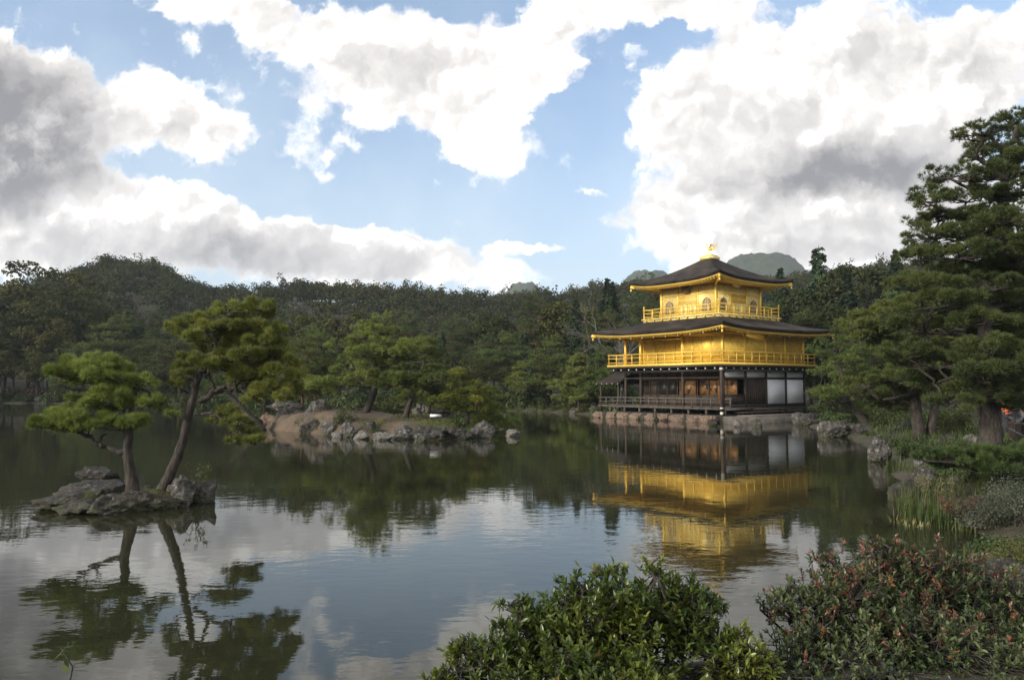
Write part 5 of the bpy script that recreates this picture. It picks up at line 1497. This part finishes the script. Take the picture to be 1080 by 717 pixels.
def region(px):
    for lim, nm in ((70, 'at the far left'), (210, 'behind the islet'), (330, 'behind the island left half'), (520, 'behind the island right half'), (640, 'left of the pavilion'), (860, 'behind the pavilion'), (2000, 'right of the pavilion')):
        if px < lim: return nm
def row_word(r): return ('in the front row', 'in the second row', 'in the third row', 'on the skyline')[r]
rr = np.random.default_rng(21)
count = 0
for row, (off, drop, step) in enumerate(((2.5, 78, 6.5), (11, 50, 6.5), (20, 24, 6.0), (32, 2, 5.6))):
    px = -90.0
    while px < 1190:
        sd = shore_depth(px)
        Yd = sd + off + rr.uniform(-2, 2)
        if px > 560: Yd = max(Yd, 86 + off + rr.uniform(-2, 2)) if px < 870 else max(Yd, 64 + off * 1.1 + rr.uniform(-2, 2))
        ty = np.interp(px, TX, TY) + drop + rr.uniform(-8, 9)
        X = ICX(px, Yd); g = gz(X, Yd)
        topz = EYE + (407 - ty) / FPX * Yd
        h = max(5.5, topz - g)
        u_ = rr.random()
        if px < 70: kd = 'rust' if u_ < .35 else ('olive' if u_ < .7 else 'dark')
        elif px < 330: kd = ['dark', 'olive', 'rust', 'redpine', 'cypress'][int(u_ * 5)]
        elif px < 520: kd = ['dark', 'redpine', 'olive', 'rust', 'cypress', 'cedar'][int(u_ * 6)]
        elif px < 660: kd = ['cypress', 'redpine', 'cedar', 'dark', 'redpine', 'olive'][int(u_ * 6)]
        else: kd = ['cedar', 'dark', 'redpine', 'cypress', 'dark', 'cedar'][int(u_ * 6)]
        if row == 0 and kd in ('cedar', 'redpine'): kd = 'cypress'
        pr = PRO[kd][rr.integers(0, len(PRO[kd]))]
        base_h = {'dark': 14.5, 'olive': 14.5, 'rust': 14, 'cedar': 17.5, 'cypress': 15, 'redpine': 16}[kd]
        s = h / base_h
        nm, dsc, ct = KIND[kd]
        plant_tree(nm, pr, (X, Yd, g - .1), dsc + ' ' + region(px) + ', ' + row_word(row), ct, 'forest trees ' + region(px) + ', ' + kd + ' ' + row_word(row), rr.uniform(0, 6.28), s * rr.uniform(.9, 1.12), s)
        px += step / Yd * FPX * rr.uniform(.75, 1.25)
        count += 1
print('forest trees', count)

# shrubs hanging over the far shoreline
SHP = [leafy_shrub(2.6, 2.2, 2.2, 1500, .34, k_) for k_ in ('leaf_dark', 'shrub_green', 'leaf_olive', 'needle_dark')]
SHN = ['dark', 'fresh green', 'olive', 'blue-green']
pts_ = [np.array(p_, float) for p_ in [(19.5, 71.5), (8.0, 76.0), (6.0, 80), (3.0, 86), (-3, 90), (-14, 93), (-24, 100), (-40, 112), (-60, 122), (-84, 129), (-110, 126)]]
for a_, b_ in zip(pts_[:-1], pts_[1:]):
    L_ = np.linalg.norm(b_ - a_); nn_ = np.array([-(b_ - a_)[1], (b_ - a_)[0]]) / L_
    if nn_[1] < 0: nn_ = -nn_
    t_ = 0.0
    while t_ < L_:
        p_ = a_ + (b_ - a_) * t_ / L_ + nn_ * rr.uniform(.3, 1.8)
        k_ = int(rr.integers(0, 4)); pxx = 540 + FPX * p_[0] / p_[1]
        r_ = plant_shrub(SHP[k_], (p_[0], p_[1], gz(p_[0], p_[1]) - .35), SHN[k_] + ' shrub overhanging the far waterline ' + region(pxx), 'shrub', SHN[k_] + ' waterline shrubs ' + region(pxx), 'shrub', rr.uniform(0, 6.28))
        s_ = rr.uniform(.55, 1.15); r_.scale = (s_, s_, s_ * rr.uniform(.7, 1.2))
        t_ += rr.uniform(1.8, 3.4)

# pale bare tree left of the pavilion
wood = MB()
def bare(p, d, L, r, lvl):
    q_ = p + d * L; mid = (p + q_) / 2 + rng.normal(size=3) * L * .06
    wood.tube([p, mid, q_], [r, r * .8, r * .6], 5 if lvl < 2 else 4, cap=False)
    if lvl >= 5: return
    for _ in range(3 if lvl else 5):
        nd = d + rng.normal(size=3) * .55 + [0, 0, .1]; nd /= np.linalg.norm(nd)
        bare(p + (q_ - p) * rng.uniform(.45, 1), nd, L * rng.uniform(.55, .8), r * .55, lvl + 1)
bare(np.array([0, 0, -.2]), np.array([.02, 0, 1.]), 5.2, .20, 0)
X = ICX(652, 80)
o = empty('bare_tree', (X, 80, gz(X, 80)), 'grey leafless tree with fine twigs just left of the pavilion roofs', 'tree')
link_mesh('trunk', wood.mesh('trunk', M['bark_grey'], True), o)

# wooded slopes behind: nobody could count these crowns
rs = np.random.default_rng(8)
VV = []
N = 5000
Yh = rs.uniform(148, 345, N); pxs = rs.uniform(-160, 1240, N); Xh = (pxs - 540) / FPX * Yh
keep = rs.random(N) < (Yh / 345) ** 1.0
Xh, Yh = Xh[keep], Yh[keep]
Zh = ground_z(Xh, Yh)
for X, Yd, z in zip(Xh, Yh, Zh):
    R_ = rs.uniform(2.2, 4.2); hh = rs.uniform(5.5, 9.5) * (1.0 if rs.random() < .8 else 1.25)
    n = 150
    u_ = rs.normal(size=(n, 3)); u_ /= np.linalg.norm(u_, axis=1)[:, None]; u_[:, 2] = np.abs(u_[:, 2]) * 1.0
    k_ = rs.integers(0, 6, n); off = rs.normal(size=(6, 3)) * [.38, .38, .26]
    p = (u_ * .62 + off[k_]) * [R_, R_, hh * .42] * rs.uniform(.7, 1.05, (n, 1))
    p += [X, Yd, z + hh * .52]
    V, _ = rhombs(p, u_ + rs.normal(size=(n, 3)) * .45, 0.85, .6, .2)
    VV.append(V)
V = np.concatenate(VV)
o = link_mesh('hillside_forest', make_mesh('hillside_forest', V, np.arange(len(V)).reshape(-1, 4), M['hill_leaf']))
tag(o, 'dense woods covering the dark hills behind the pond', 'woods', None, 'stuff')

# brown hedge on the far left shore
wood, fol = leafy_shrub(1, 1, 1, 10, .1, 'shrub_brown')
n = 9000
L_ = 46
p = np.stack([rng.uniform(-L_ / 2, L_ / 2, n), rng.normal(size=n) * .7, rng.uniform(0, 2.6, n)], 1); p[:, 2] *= .8 + .2 * vnoise(np.stack([p[:, 0] * .5, 0 * p[:, 0], 0 * p[:, 0]], -1))
V, F = rhombs(p, unit(n) + [0, -.5, .4], .42, .25, .2)
h_ = empty('hedge', (-83, 132.5, gz(-83, 132.5) - .1), 'long low brown hedge along the far left shore', 'hedge', rotz=R(-4))
link_mesh('foliage', make_mesh('foliage', V, F, M['shrub_brown']), h_)
mb = MB()
for x in np.arange(-22, 23, 2.0): mb.tube([(x, 0, -.3), (x + .1, .05, 1.0), (x, 0, 2.0)], [.06, .05, .02], 5)
mb.build('stem', M['bark'], h_)
# ------------------------------------------------------------------ undergrowth of the right bank
def shrub_at(px, Yd, rx, rz, n, L, leaf, label, sink=.05):
    X = ICX(px, Yd)
    return plant_shrub(leafy_shrub(rx, rx * .85, rz, n, L, leaf), (X, Yd, gz(X, Yd) - sink), label)
shrub_at(1010, 36, 1.5, 1.3, 2600, .11, 'shrub_lime', 'rounded yellow-green shrub between the two big right-hand trunks')
shrub_at(1030, 33, .9, 1.1, 1800, .10, 'shrub_green', 'green shrub just left of the tall pine trunk')
shrub_at(940, 43, 1.7, 1.2, 2600, .12, 'shrub_green', 'green shrub behind the long flat shore boulder')
shrub_at(900, 47, 1.5, .9, 2200, .12, 'shrub_green', 'low shrub behind the pointed shore boulder')
shrub_at(955, 38, 1.0, .8, 1600, .10, 'shrub_grey', 'greyish shrub left of the twin-trunk pine')
shrub_at(862, 56, 1.2, .9, 1500, .13, 'shrub_green', 'low shrub at the right end of the pavilion landing')
shrub_at(985, 43, 2.2, 1.5, 3000, .12, 'shrub_green', 'broad shrub seen between the twin trunks')
shrub_at(950, 33, .7, .45, 1300, .08, 'shrub_green', 'small low shrub on the shore above the upright rock')
shrub_at(1065, 22, 1.3, .7, 2600, .07, 'shrub_grey', 'grey-green shrub under the low pine branch')
shrub_at(1068, 14.6, 1.5, 1.15, 19000, .040, 'shrub_grey', 'large grey-green fine-leaved shrub at the right edge over the water')
shrub_at(1078, 11.0, 1.05, .75, 10000, .034, 'shrub_lime', 'olive yellow shrub at the right edge above the red-tipped shrub')
shrub_at(1092, 8.6, .9, .7, 9000, .032, 'shrub_grey', 'dull brownish shrub at the lower right corner')
for i, (px, Yd, w_) in enumerate([(975, 98, 4.5), (1020, 84, 4), (905, 95, 4), (655, 84, 3.0), (560, 92, 3.0), (500, 97, 3.5), (420, 100, 3.4), (350, 106, 3.5), (300, 110, 3.6), (240, 115, 3.6), (180, 121, 3.8), (100, 130, 4.0), (600, 86, 2.2), (465, 98, 3.0), (390, 103, 3.2)]):
    lbs = ['wide shrub deep in the right wood', 'wide shrub behind the tallest pine, far back', 'wide shrub far behind the low spreading pine', 'shrub on the shore behind the porch', 'shrub under the rounded light pine on the far shore', 'shrub on the far shore directly right of the pine island', 'shrub on the far shore over the middle of the pine island',
           'shrub on the far shore over the left of the pine island', 'shrub on the far shore over the island crest stones', 'shrub on the far shore under the leaning islet pine crown', 'shrub on the far shore between the islet pines', 'shrub on the far shore behind the left islet pine', 'small shrub at the water under the light far shore pine', 'shrub on the far shore over the yellow-green island pine', 'shrub on the far shore behind the broad island pine']
    shrub_at(px, Yd, w_, 2.3, 1700, .36, ['shrub_green', 'leaf_olive', 'leaf_dark'][i % 3], lbs[i], .2)

for i, (px, Yd, w_, lbx) in enumerate([(965, 30, 1.0, 'dark low shrub on the shore between upright rock and twin-trunk pine'), (1000, 26, 1.1, 'dark low shrub before the tall pine, left'), (1055, 25, 1.1, 'dark low shrub before the tall pine, right'),
        (1000, 21.5, .8, 'small dark shrub behind the level pine branch tip'), (1035, 19.5, .9, 'dark shrub just above the reed bed under the level branch'), (1075, 18.5, .9, 'dark shrub under the level branch at the right edge'), (935, 52, 1.6, 'dark shrub deep behind the flat shore boulder'), (880, 53, 1.2, 'dark shrub deep behind the pointed shore boulder'),
        (1022, 13.0, .75, 'low dark shrub in the shallows below the large grey-green shrub'), (1058, 12.4, .8, 'low dark shrub at the right under the large grey-green shrub'), (1045, 11.8, .7, 'small dark shrub at the water between grey and olive shrubs')]):
    shrub_at(px, Yd, w_, w_ * .6, 4200, .05 + .0012 * Yd, ['shrub_green', 'needle_dark', 'leaf_dark'][i % 3], lbx)
M['reed'] = leaf_mat('reed', [(.038, .055, .016), (.064, .082, .022), (.135, .125, .040)], .45, .35, varscale=2)
M['reed_dry'] = leaf_mat('reed_dry', [(.13, .12, .05), (.22, .20, .09), (.30, .26, .13)], .6, .3, varscale=2)
def reeds(n, rx, ry, h, w, lean=.35):
    VV, FF, b = [], [], 0
    for i in range(n):
        a = rng.uniform(0, 2 * pi); r = np.sqrt(rng.random())
        p = np.array([cos(a) * r * rx, sin(a) * r * ry, -.1])
        la = rng.uniform(0, 2 * pi); ln = abs(rng.normal()) * lean
        hh = h * rng.uniform(.55, 1.05)
        d = np.array([cos(la), sin(la), 0]); s = np.array([-sin(la + rng.uniform(-1, 1)), cos(la), 0]); s /= np.linalg.norm(s)
        t_ = np.linspace(0, 1, 6)
        c = p + np.outer(t_ ** 2 * ln * hh, d) + np.outer(t_ * hh * (1 - .35 * ln * t_ ** 2), [0, 0, 1])
        ww = w * (1 - t_ ** 2.2) + .001
        V = np.concatenate([c - s * ww[:, None] / 2, c + s * ww[:, None] / 2])
        VV.append(V); FF += [(b + k, b + k + 1, b + k + 7, b + k + 6) for k in range(5)]; b += 12
    return np.concatenate(VV), np.array(FF)
def reed_bed(px, py, wpx, dpt, h, n, label, z=0.0, mat='reed'):
    c = W(px, py, z)
    rx = wpx / 2 * c[1] / FPX
    V, F = reeds(n, rx, dpt, h, .022)
    o = link_mesh('reed_clump', make_mesh('reed_clump', V, F, M[mat]), None, c)
    tag(o, label, 'reeds')
reed_bed(975, 548, 50, .9, .95, 210, 'tall green reed clump standing in the water, nearest the viewer')
reed_bed(1003, 556, 40, .6, .65, 130, 'darker short reed clump right of the nearest tall one', mat='reed')
reed_bed(1015, 524, 74, 1.2, .90, 260, 'wide yellow-green reed bed above the grey-leaved shrub', z=.1)
reed_bed(962, 500, 40, 1.4, .70, 200, 'reed patch just right of the upright rock')
reed_bed(990, 505, 50, 1.2, .60, 150, 'reed patch under the tip of the low pine branch', z=.15)
reed_bed(562, 434.5, 60, 1.2, 1.1, 260, 'strip of green reeds along the far shore at the centre')
reed_bed(943, 476, 20, .9, .5, 90, 'small tuft of reeds at the water above the upright rock')
reed_bed(960, 552, 34, .5, .25, 60, 'flattened dry reed blades floating left of the tall clump', mat='reed_dry')
reed_bed(1045, 600, 40, .5, .45, 120, 'fresh grass tuft by the small reddish stone at the right', z=.1)

plant_shrub(sapling(.55, 60, .045, 'reed_dry', 1.3, 14), tuple(W(985, 530, .25)), 'yellow flowering sprigs over the dark block-shaped rock', 'plant', name='flowering_plant')
M['fern_red'] = leaf_mat('fern_red', [(.10, .05, .03), (.18, .08, .05), (.25, .14, .09)], .6, .3, varscale=2)
plant_shrub(sapling(.5, 60, .04, 'fern_red', 1.4, 14), tuple(W(1012, 548, .2)), 'reddish leaved sprigs between the reeds and the grey shrub', 'plant', name='leafy_plant')

# grass and litter on the right bank, nobody could count the blades
n = 2600
gxp = rng.uniform(6, 21, n * 3); gyp = rng.uniform(9, 42, n * 3)
dd = -sdist(gxp, gyp, POND); ok_ = (dd > .2) & (dd < 9)
gxp, gyp = gxp[ok_][:n], gyp[ok_][:n]
zz = ground_z(gxp, gyp)
VV, FF, b = [], [], 0
for x, y_, z in zip(gxp, gyp, zz):
    V, F = reeds(4, .12, .12, .20 + .008 * y_, .014 + .0006 * y_, .5)
    VV.append(V + [x, y_, z]); FF.append(F + b); b += len(V)
o = link_mesh('grass', make_mesh('grass', np.concatenate(VV), np.concatenate(FF), M['shrub_green']))
tag(o, 'short grass on the right bank', 'grass', None, 'stuff')

# ------------------------------------------------------------------ foreground shrubs with real leaves
M['glossy_leaf'] = leaf_mat('glossy_leaf', [(.045, .070, .013), (.090, .120, .020), (.19, .20, .036)], .32, .3, .5, varscale=2.0)
M['dull_leaf'] = leaf_mat('dull_leaf', [(.036, .052, .018), (.068, .088, .030), (.12, .138, .05)], .38, .25, .5, varscale=2.0)
M['red_leaf'] = leaf_mat('red_leaf', [(.16, .055, .035), (.30, .10, .065), (.46, .23, .17)], .4, .35, .5, varscale=3.0)
M['rusty_leaf'] = leaf_mat('rusty_leaf', [(.16, .06, .02), (.28, .10, .03), (.36, .17, .05)], .45, .3, .4, varscale=3.0)

def leaves(base, dirs, L, w):
    """folded pointed leaves: 2 x 2 faces each"""
    T = len(base)
    d = dirs / (np.linalg.norm(dirs, axis=1)[:, None] + 1e-9)
    s = np.cross(d, np.tile([0, 0, 1.], (T, 1)) + rng.normal(size=(T, 3)) * .35); s /= np.linalg.norm(s, axis=1)[:, None] + 1e-9
    n = np.cross(s, d)
    l = L * rng.uniform(.42, 1.25, (T, 1)); ww = w * rng.uniform(.8, 1.2, (T, 1)) / 2
    droop = rng.uniform(-.1, .25, (T, 1))
    m1 = base + d * l * .45 - n * l * .02; tip = base + d * l - n * l * droop
    V = np.stack([base, m1 + s * ww + n * ww * .35, m1, m1 - s * ww + n * ww * .35, tip, base + d * l * .75 + s * ww * .72 - n * l * droop * .4 + n * ww * .2, base + d * l * .75 - s * ww * .72 - n * l * droop * .4 + n * ww * .2,
                  base + d * l * .75 - n * l * droop * .5], 1).reshape(-1, 3)
    k = np.arange(T)[:, None] * 8
    F4 = np.concatenate([k + [2, 1, 5, 7], k + [3, 2, 7, 6]]); F3 = np.concatenate([k + [0, 1, 2], k + [0, 2, 3], k + [7, 5, 4], k + [6, 7, 4]])
    return V, F3, F4

def bush(name, root, lobes, ntips, per, L, w, leafm, label, red=None, redfrac=0.0, rust=None, reach_z=.3, cat='shrub'):
    """lobes: (cx,cy,cz,rx,ry,rz) in metres from root; shoots end in rosettes of leaves"""
    r = empty(name, root, label, cat)
    lob = np.array(lobes, float)
    vol = lob[:, 3] * lob[:, 4] * lob[:, 5]; vol = vol / vol.sum()
    k = rng.choice(len(lob), ntips, p=vol)
    u_ = unit(ntips); u_[:, 2] = np.where(u_[:, 2] < -.35, -u_[:, 2], u_[:, 2])
    rad = rng.uniform(.25, 1, (ntips, 1)) ** .45 * (1 + .16 * rng.normal(size=(ntips, 1)) + .28 * vnoise(u_ * 2.2 + k[:, None] * 3.7)[:, None])
    tip = lob[k, :3] + u_ * rad * lob[k, 3:]
    d = u_ * [.8, .8, .5] + [0, 0, .75] + rng.normal(size=(ntips, 3)) * .25; d /= np.linalg.norm(d, axis=1)[:, None]
    wood = MB()
    nodes = []
    for c in lob:                                   # main stems
        for j in range(4):
            t_ = c[:3] + unit(1)[0] * c[3:] * .45
            pts = bez((rng.normal() * .05, rng.normal() * .05, -.12), t_, 7, .0, .06)
            wood.tube(pts, np.linspace(.020, .008, 7), 6); nodes.append(pts)
    nodes = np.concatenate(nodes)
    nodes = nodes[nodes[:, 2] > reach_z * .5]
    for t_, dd_ in zip(tip, d):
        q_ = nodes[np.argmin(np.linalg.norm(nodes - (t_ - dd_ * .15), axis=1) + rng.uniform(0, .1, len(nodes)))]
        m_ = (q_ + t_) / 2 + rng.normal(size=3) * .03 - [0, 0, .02]
        wood.tube([q_, m_, t_ - dd_ * .06, t_], [.005, .004, .003, .002], 4, cap=False)
    wood.build('stem', M['bark'], r, True)
    def grow(idx, mult, mat, nm, scl=1.0):
        if not len(idx): return
        n = int(per * mult)
        rep = np.repeat(idx, n)
        back = rng.uniform(0, .075, (len(rep), 1))
        side = unit(len(rep))
        dr = d[rep] * rng.uniform(.25, 1.0, (len(rep), 1)) + side * .75
        B = tip[rep] - d[rep] * back
        V, F3, F4 = leaves(B, dr, L * scl, w * scl)
        link_mesh(nm, make_mesh(nm, V, [F3, F4], M[mat]), r)
    top = rng.random(ntips) < redfrac * np.clip(.25 + (tip[:, 2] - np.median(tip[:, 2])) * 3.2, 0.06, 1.7) * np.clip(rad[:, 0] * 1.3 - .1, 0, 1.2)
    grow(np.where(~top)[0], 1.0, leafm, 'foliage')
    if red:
        grow(np.where(top)[0], .75, red, 'new_leaves', .8)
        grow(np.where(top)[0], .55, leafm, 'foliage')
    if rust: grow(rng.choice(ntips, int(ntips * .012) + 1), .6, rust, 'faded_leaves', .9)
    return r

def rel(px, py, Yd, root): return P(px, py, Yd) - np.array(root)
root = (.55, 4.75, gz(.55, 4.75) - .05)
def lobe(px, py, Yd, rpx, rzpx, root, ry=None):
    c = rel(px, py, Yd, root); s = Yd / FPX
    return (c[0], c[1], c[2], rpx * s, ry or rpx * s * .7, rzpx * s)
lb = [lobe(640, 660, 5.0, 72, 48, root), lobe(700, 650, 5.2, 62, 40, root), lobe(575, 675, 4.9, 55, 40, root), lobe(515, 700, 4.8, 50, 32, root), lobe(470, 718, 4.7, 34, 18, root), lobe(740, 690, 5.0, 50, 45, root), lobe(790, 708, 4.8, 42, 32, root), lobe(620, 720, 4.6, 110, 36, root), lobe(735, 638, 5.3, 34, 20, root), lobe(605, 612, 5.1, 22, 12, root), lobe(690, 602, 5.2, 20, 12, root), lobe(545, 640, 5.0, 22, 14, root), lobe(488, 680, 4.8, 20, 14, root), lobe(652, 604, 5.3, 16, 10, root)]
bush('green_shrub', root, lb, 1700, 14, .053, .019, 'glossy_leaf', 'glossy green shrub in the foreground centre with water showing through it', red=None, rust='rusty_leaf')
root2 = (2.75, 5.6, gz(2.75, 5.6) - .05)
lb = [lobe(900, 640, 5.6, 75, 50, root2), lobe(960, 625, 5.9, 80, 46, root2), lobe(845, 640, 5.5, 46, 26, root2), lobe(1030, 640, 6.0, 70, 48, root2), lobe(950, 685, 5.3, 100, 48, root2), lobe(860, 690, 5.2, 55, 40, root2), lobe(1060, 690, 5.6, 75, 45, root2), lobe(940, 590, 6.0, 52, 20, root2), lobe(1000, 600, 6.1, 30, 22, root2), lobe(880, 600, 5.9, 26, 20, root2), lobe(900, 715, 5.0, 90, 40, root2), lobe(1000, 720, 5.0, 110, 40, root2), lobe(1075, 730, 5.0, 60, 50, root2), lobe(835, 712, 5.0, 40, 30, root2), lobe(850, 728, 4.7, 52, 30, root2), lobe(930, 735, 4.6, 64, 32, root2), lobe(812, 640, 5.5, 26, 14, root2), lobe(925, 575, 6.0, 22, 12, root2)]
bush('red_tipped_shrub', root2, lb, 2500, 14, .045, .0165, 'dull_leaf', 'red-tipped shrub in the right foreground with coppery new leaves', red='red_leaf', redfrac=.34, rust='rusty_leaf')
# small plants at the foot of it
for i, (px, Yd, lbx) in enumerate([(860, 5.6, 'grassy tuft at the foot of the red-tipped shrub, left side'), (985, 5.5, 'grassy tuft at the foot of the red-tipped shrub, right side')]):
    X = ICX(px, Yd); V, F = reeds(90, .35, .2, .4, .012, .6)
    tag(link_mesh('grass_tuft', make_mesh('grass_tuft', V, F, M['reed']), None, (X, Yd, gz(X, Yd))), lbx, 'grass')

# ------------------------------------------------------------------ path fence and walkers at the right edge
M['rail_pale'] = noisy('pale_rail', (.40, .37, .32), (.28, .26, .22), 5, .8, 12, .3, .01)
f0 = P(1064, 440, 30.0); f1 = P(1112, 462, 24.0)
g0, g1 = gz(f0[0], f0[1]), gz(f1[0], f1[1])
r = empty('path_fence', (f0[0], f0[1], g0), 'low dark post fence with pale rails beside the path at the right edge', 'fence')
d3 = np.array([f1[0] - f0[0], f1[1] - f0[1], g1 - g0])
zt = f0[2] - g0
for dz, w_ in ((0, .06), (-.42, .05), (-.80, .05)):
    mb = MB(); mb.beam((0, 0, zt + dz), (d3[0], d3[1], f1[2] - g0 + dz), w_, w_); mb.build('rail', M['rail_pale'], r)
for k in range(6):
    p = d3 * k / 5; zt2 = zt + (f1[2] - f0[2]) * k / 5
    mb = MB(); mb.tube([(p[0], p[1], p[2] - .3), (p[0], p[1], zt2 + .03)], .045, 7); mb.build('post', M['timber'], r)
    if k < 5:
        for j in range(1, 5):
            p = d3 * (k + j / 5) / 5; zt2 = zt + (f1[2] - f0[2]) * (k + j / 5) / 5
            mb = MB(); mb.tube([(p[0], p[1], p[2] - .1), (p[0], p[1], zt2 - .06)], .018, 5); mb.build('picket', M['timber'], r)

def skin_body(name, chain, mat, parent=None):
    """chain: dict name -> (pos, radius, parent name); grown into one continuous surface"""
    keys = list(chain); idx = {k: i for i, k in enumerate(keys)}
    me = bpy.data.meshes.new(name)
    me.from_pydata([tuple(map(float, chain[k][0])) for k in keys], [(idx[chain[k][2]], idx[k]) for k in keys if chain[k][2]], [])
    me.materials.append(mat)
    o = link_mesh(name, me, parent)
    md = o.modifiers.new('skin', 'SKIN'); md.use_smooth_shade = True
    lay = me.skin_vertices[0].data
    for k in keys:
        rr_ = chain[k][1]; lay[idx[k]].radius = (rr_, rr_) if np.isscalar(rr_) else rr_
    lay[0].use_root = True
    s = o.modifiers.new('sub', 'SUBSURF'); s.levels = 1; s.render_levels = 2
    return o
M['skin'] = noisy('skin', (.48, .30, .21), (.44, .27, .19), 4, .6, 10, .05, .003)
M['trousers'] = noisy('dark_trousers', (.03, .032, .045), (.045, .045, .06), 8, .9, 30, .2, .005)
M['orange'] = noisy('orange_cloth', (.85, .16, .03), (.75, .12, .025), 5, .8, 30, .2, .005)
M['grey_cloth'] = noisy('speckled_grey_cloth', (.16, .14, .15), (.48, .44, .46), 22, .85, 30, .2, .005)
M['hair'] = noisy('dark_hair', (.015, .012, .010), (.03, .024, .02), 20, .6, 40, .4, .005)
def person(loc, rotz, lean, shirt, label, scale=1.0, cap=None):
    r = empty('person', loc, label, 'person', rotz=rotz); r.scale = (scale,) * 3
    L = lambda z, x=0.: np.array([x, 0, z])      # local: faces +y; lean forward about the hips
    def up(x, y, z):
        a = lean; dz = z - .92
        return np.array([x, y * cos(a) + dz * sin(a) * (1 if dz > 0 else 0), .92 + (dz * cos(a) - y * sin(a) if dz > 0 else dz)])
    ch = {'pelvis': ((0, 0, .92), (.15, .11), None), 'waist': (up(0, 0, 1.08), (.13, .10), 'pelvis'), 'chest': (up(0, 0, 1.30), (.16, .11), 'waist'), 'neck0': (up(0, 0, 1.46), .06, 'chest'), 'neck': (up(0, .01, 1.53), .05, 'neck0'),
          'head0': (up(0, .03, 1.58), .075, 'neck'), 'head': (up(0, .035, 1.66), .095, 'head0'), 'crown': (up(0, .02, 1.73), .075, 'head')}
    for s, n_ in ((-1, 'l'), (1, 'r')):
        ch['hip' + n_] = ((s * .10, 0, .86), .095, 'pelvis'); ch['knee' + n_] = ((s * .11, .03, .48), .06, 'hip' + n_); ch['ank' + n_] = ((s * .11, 0, .09), .042, 'knee' + n_); ch['toe' + n_] = ((s * .12, .16, .04), .04, 'ank' + n_)
        ch['sh' + n_] = (up(s * .19, 0, 1.40), .065, 'chest'); ch['el' + n_] = (up(s * .26, .08, 1.14), .045, 'sh' + n_)
        hnd = up(s * .20, .34, 1.10); ch['wr' + n_] = (hnd, .03, 'el' + n_)
        ch['palm' + n_] = (hnd + [0, .06, -.01], (.04, .02), 'wr' + n_)
        for f_ in range(4):
            b0 = hnd + np.array([(f_ - 1.5) * .02, .10, -.01]); ch['f%s%d' % (n_, f_)] = (b0, .009, 'palm' + n_); ch['g%s%d' % (n_, f_)] = (b0 + [0, .03, -.02], .008, 'f%s%d' % (n_, f_)); 
        ch['t' + n_] = (hnd + [-s * .045, .05, -.01], .009, 'palm' + n_)
    skin_body('body', ch, M['skin'], r)
    jk = {k: (ch[k][0], tuple(np.array(ch[k][1]) + .022) if not np.isscalar(ch[k][1]) else ch[k][1] + .022, ch[k][2]) for k in ('waist', 'chest', 'neck0', 'shl', 'shr', 'ell', 'elr', 'wrl', 'wrr')}
    jk['waist'] = (jk['waist'][0], jk['waist'][1], None)
    jk['hem'] = ((0, 0, .88), (.18, .14), 'waist')
    skin_body('jacket', jk, M[shirt], r)
    tr_ = {k: (ch[k][0], tuple(np.array(ch[k][1]) + .018) if not np.isscalar(ch[k][1]) else ch[k][1] + .018, ch[k][2]) for k in ('pelvis', 'hipl', 'hipr', 'kneel', 'kneer', 'ankl', 'ankr')}
    skin_body('trousers', tr_, M['trousers'], r)
    hp = up(0, .02, 1.69)
    V = IV3 * [.105, .118, .115] + hp
    mb = MB(); keepf = [f for f in IF3 if (V[f].mean(0)[1] < hp[1] + .05 or V[f].mean(0)[2] > hp[2] + .04)]
    mb.add(V, np.array(keepf)); mb.build('cap' if cap else 'hair', M[cap or 'hair'], r, True)
    for s in (-1, 1):
        mb = MB(); e_ = up(s * .035, .125, 1.665); mb.add(IV3 * .012 + e_, IF3); mb.build('eye', M['hair'], r, True)
    mb = MB(); e_ = up(0, .135, 1.63); mb.add(IV3 * [.014, .02, .022] + e_, IF3); mb.build('nose', M['skin'], r, True)
    return r
a = P(1064, 440, 33.5); person((a[0] + .02, a[1], gz(a[0], a[1])), R(100), .1, 'orange', 'walker in orange top and cap behind the path fence', 1.0, 'orange')
a = P(1082, 440, 28.0); person((a[0], a[1], gz(a[0], a[1])), R(80), .85, 'grey_cloth', 'person in a speckled grey jacket leaning over the path fence', 1.0)

# ------------------------------------------------------------------ air
m, t, b = new_mat('haze')
m.node_tree.nodes.remove(b)
pv = t.new('ShaderNodeVolumePrincipled')
pv.inputs['Color'].default_value = (.80, .88, 1.0, 1)
pv.inputs['Density'].default_value = .00016
t.l.new(pv.outputs[0], m.node_tree.nodes['Material Output'].inputs['Volume'])
mb = MB(); mb.box(-3200, -300, -3, 3200, 3600, 420)
tag(mb.build('haze', m), kind='stuff')
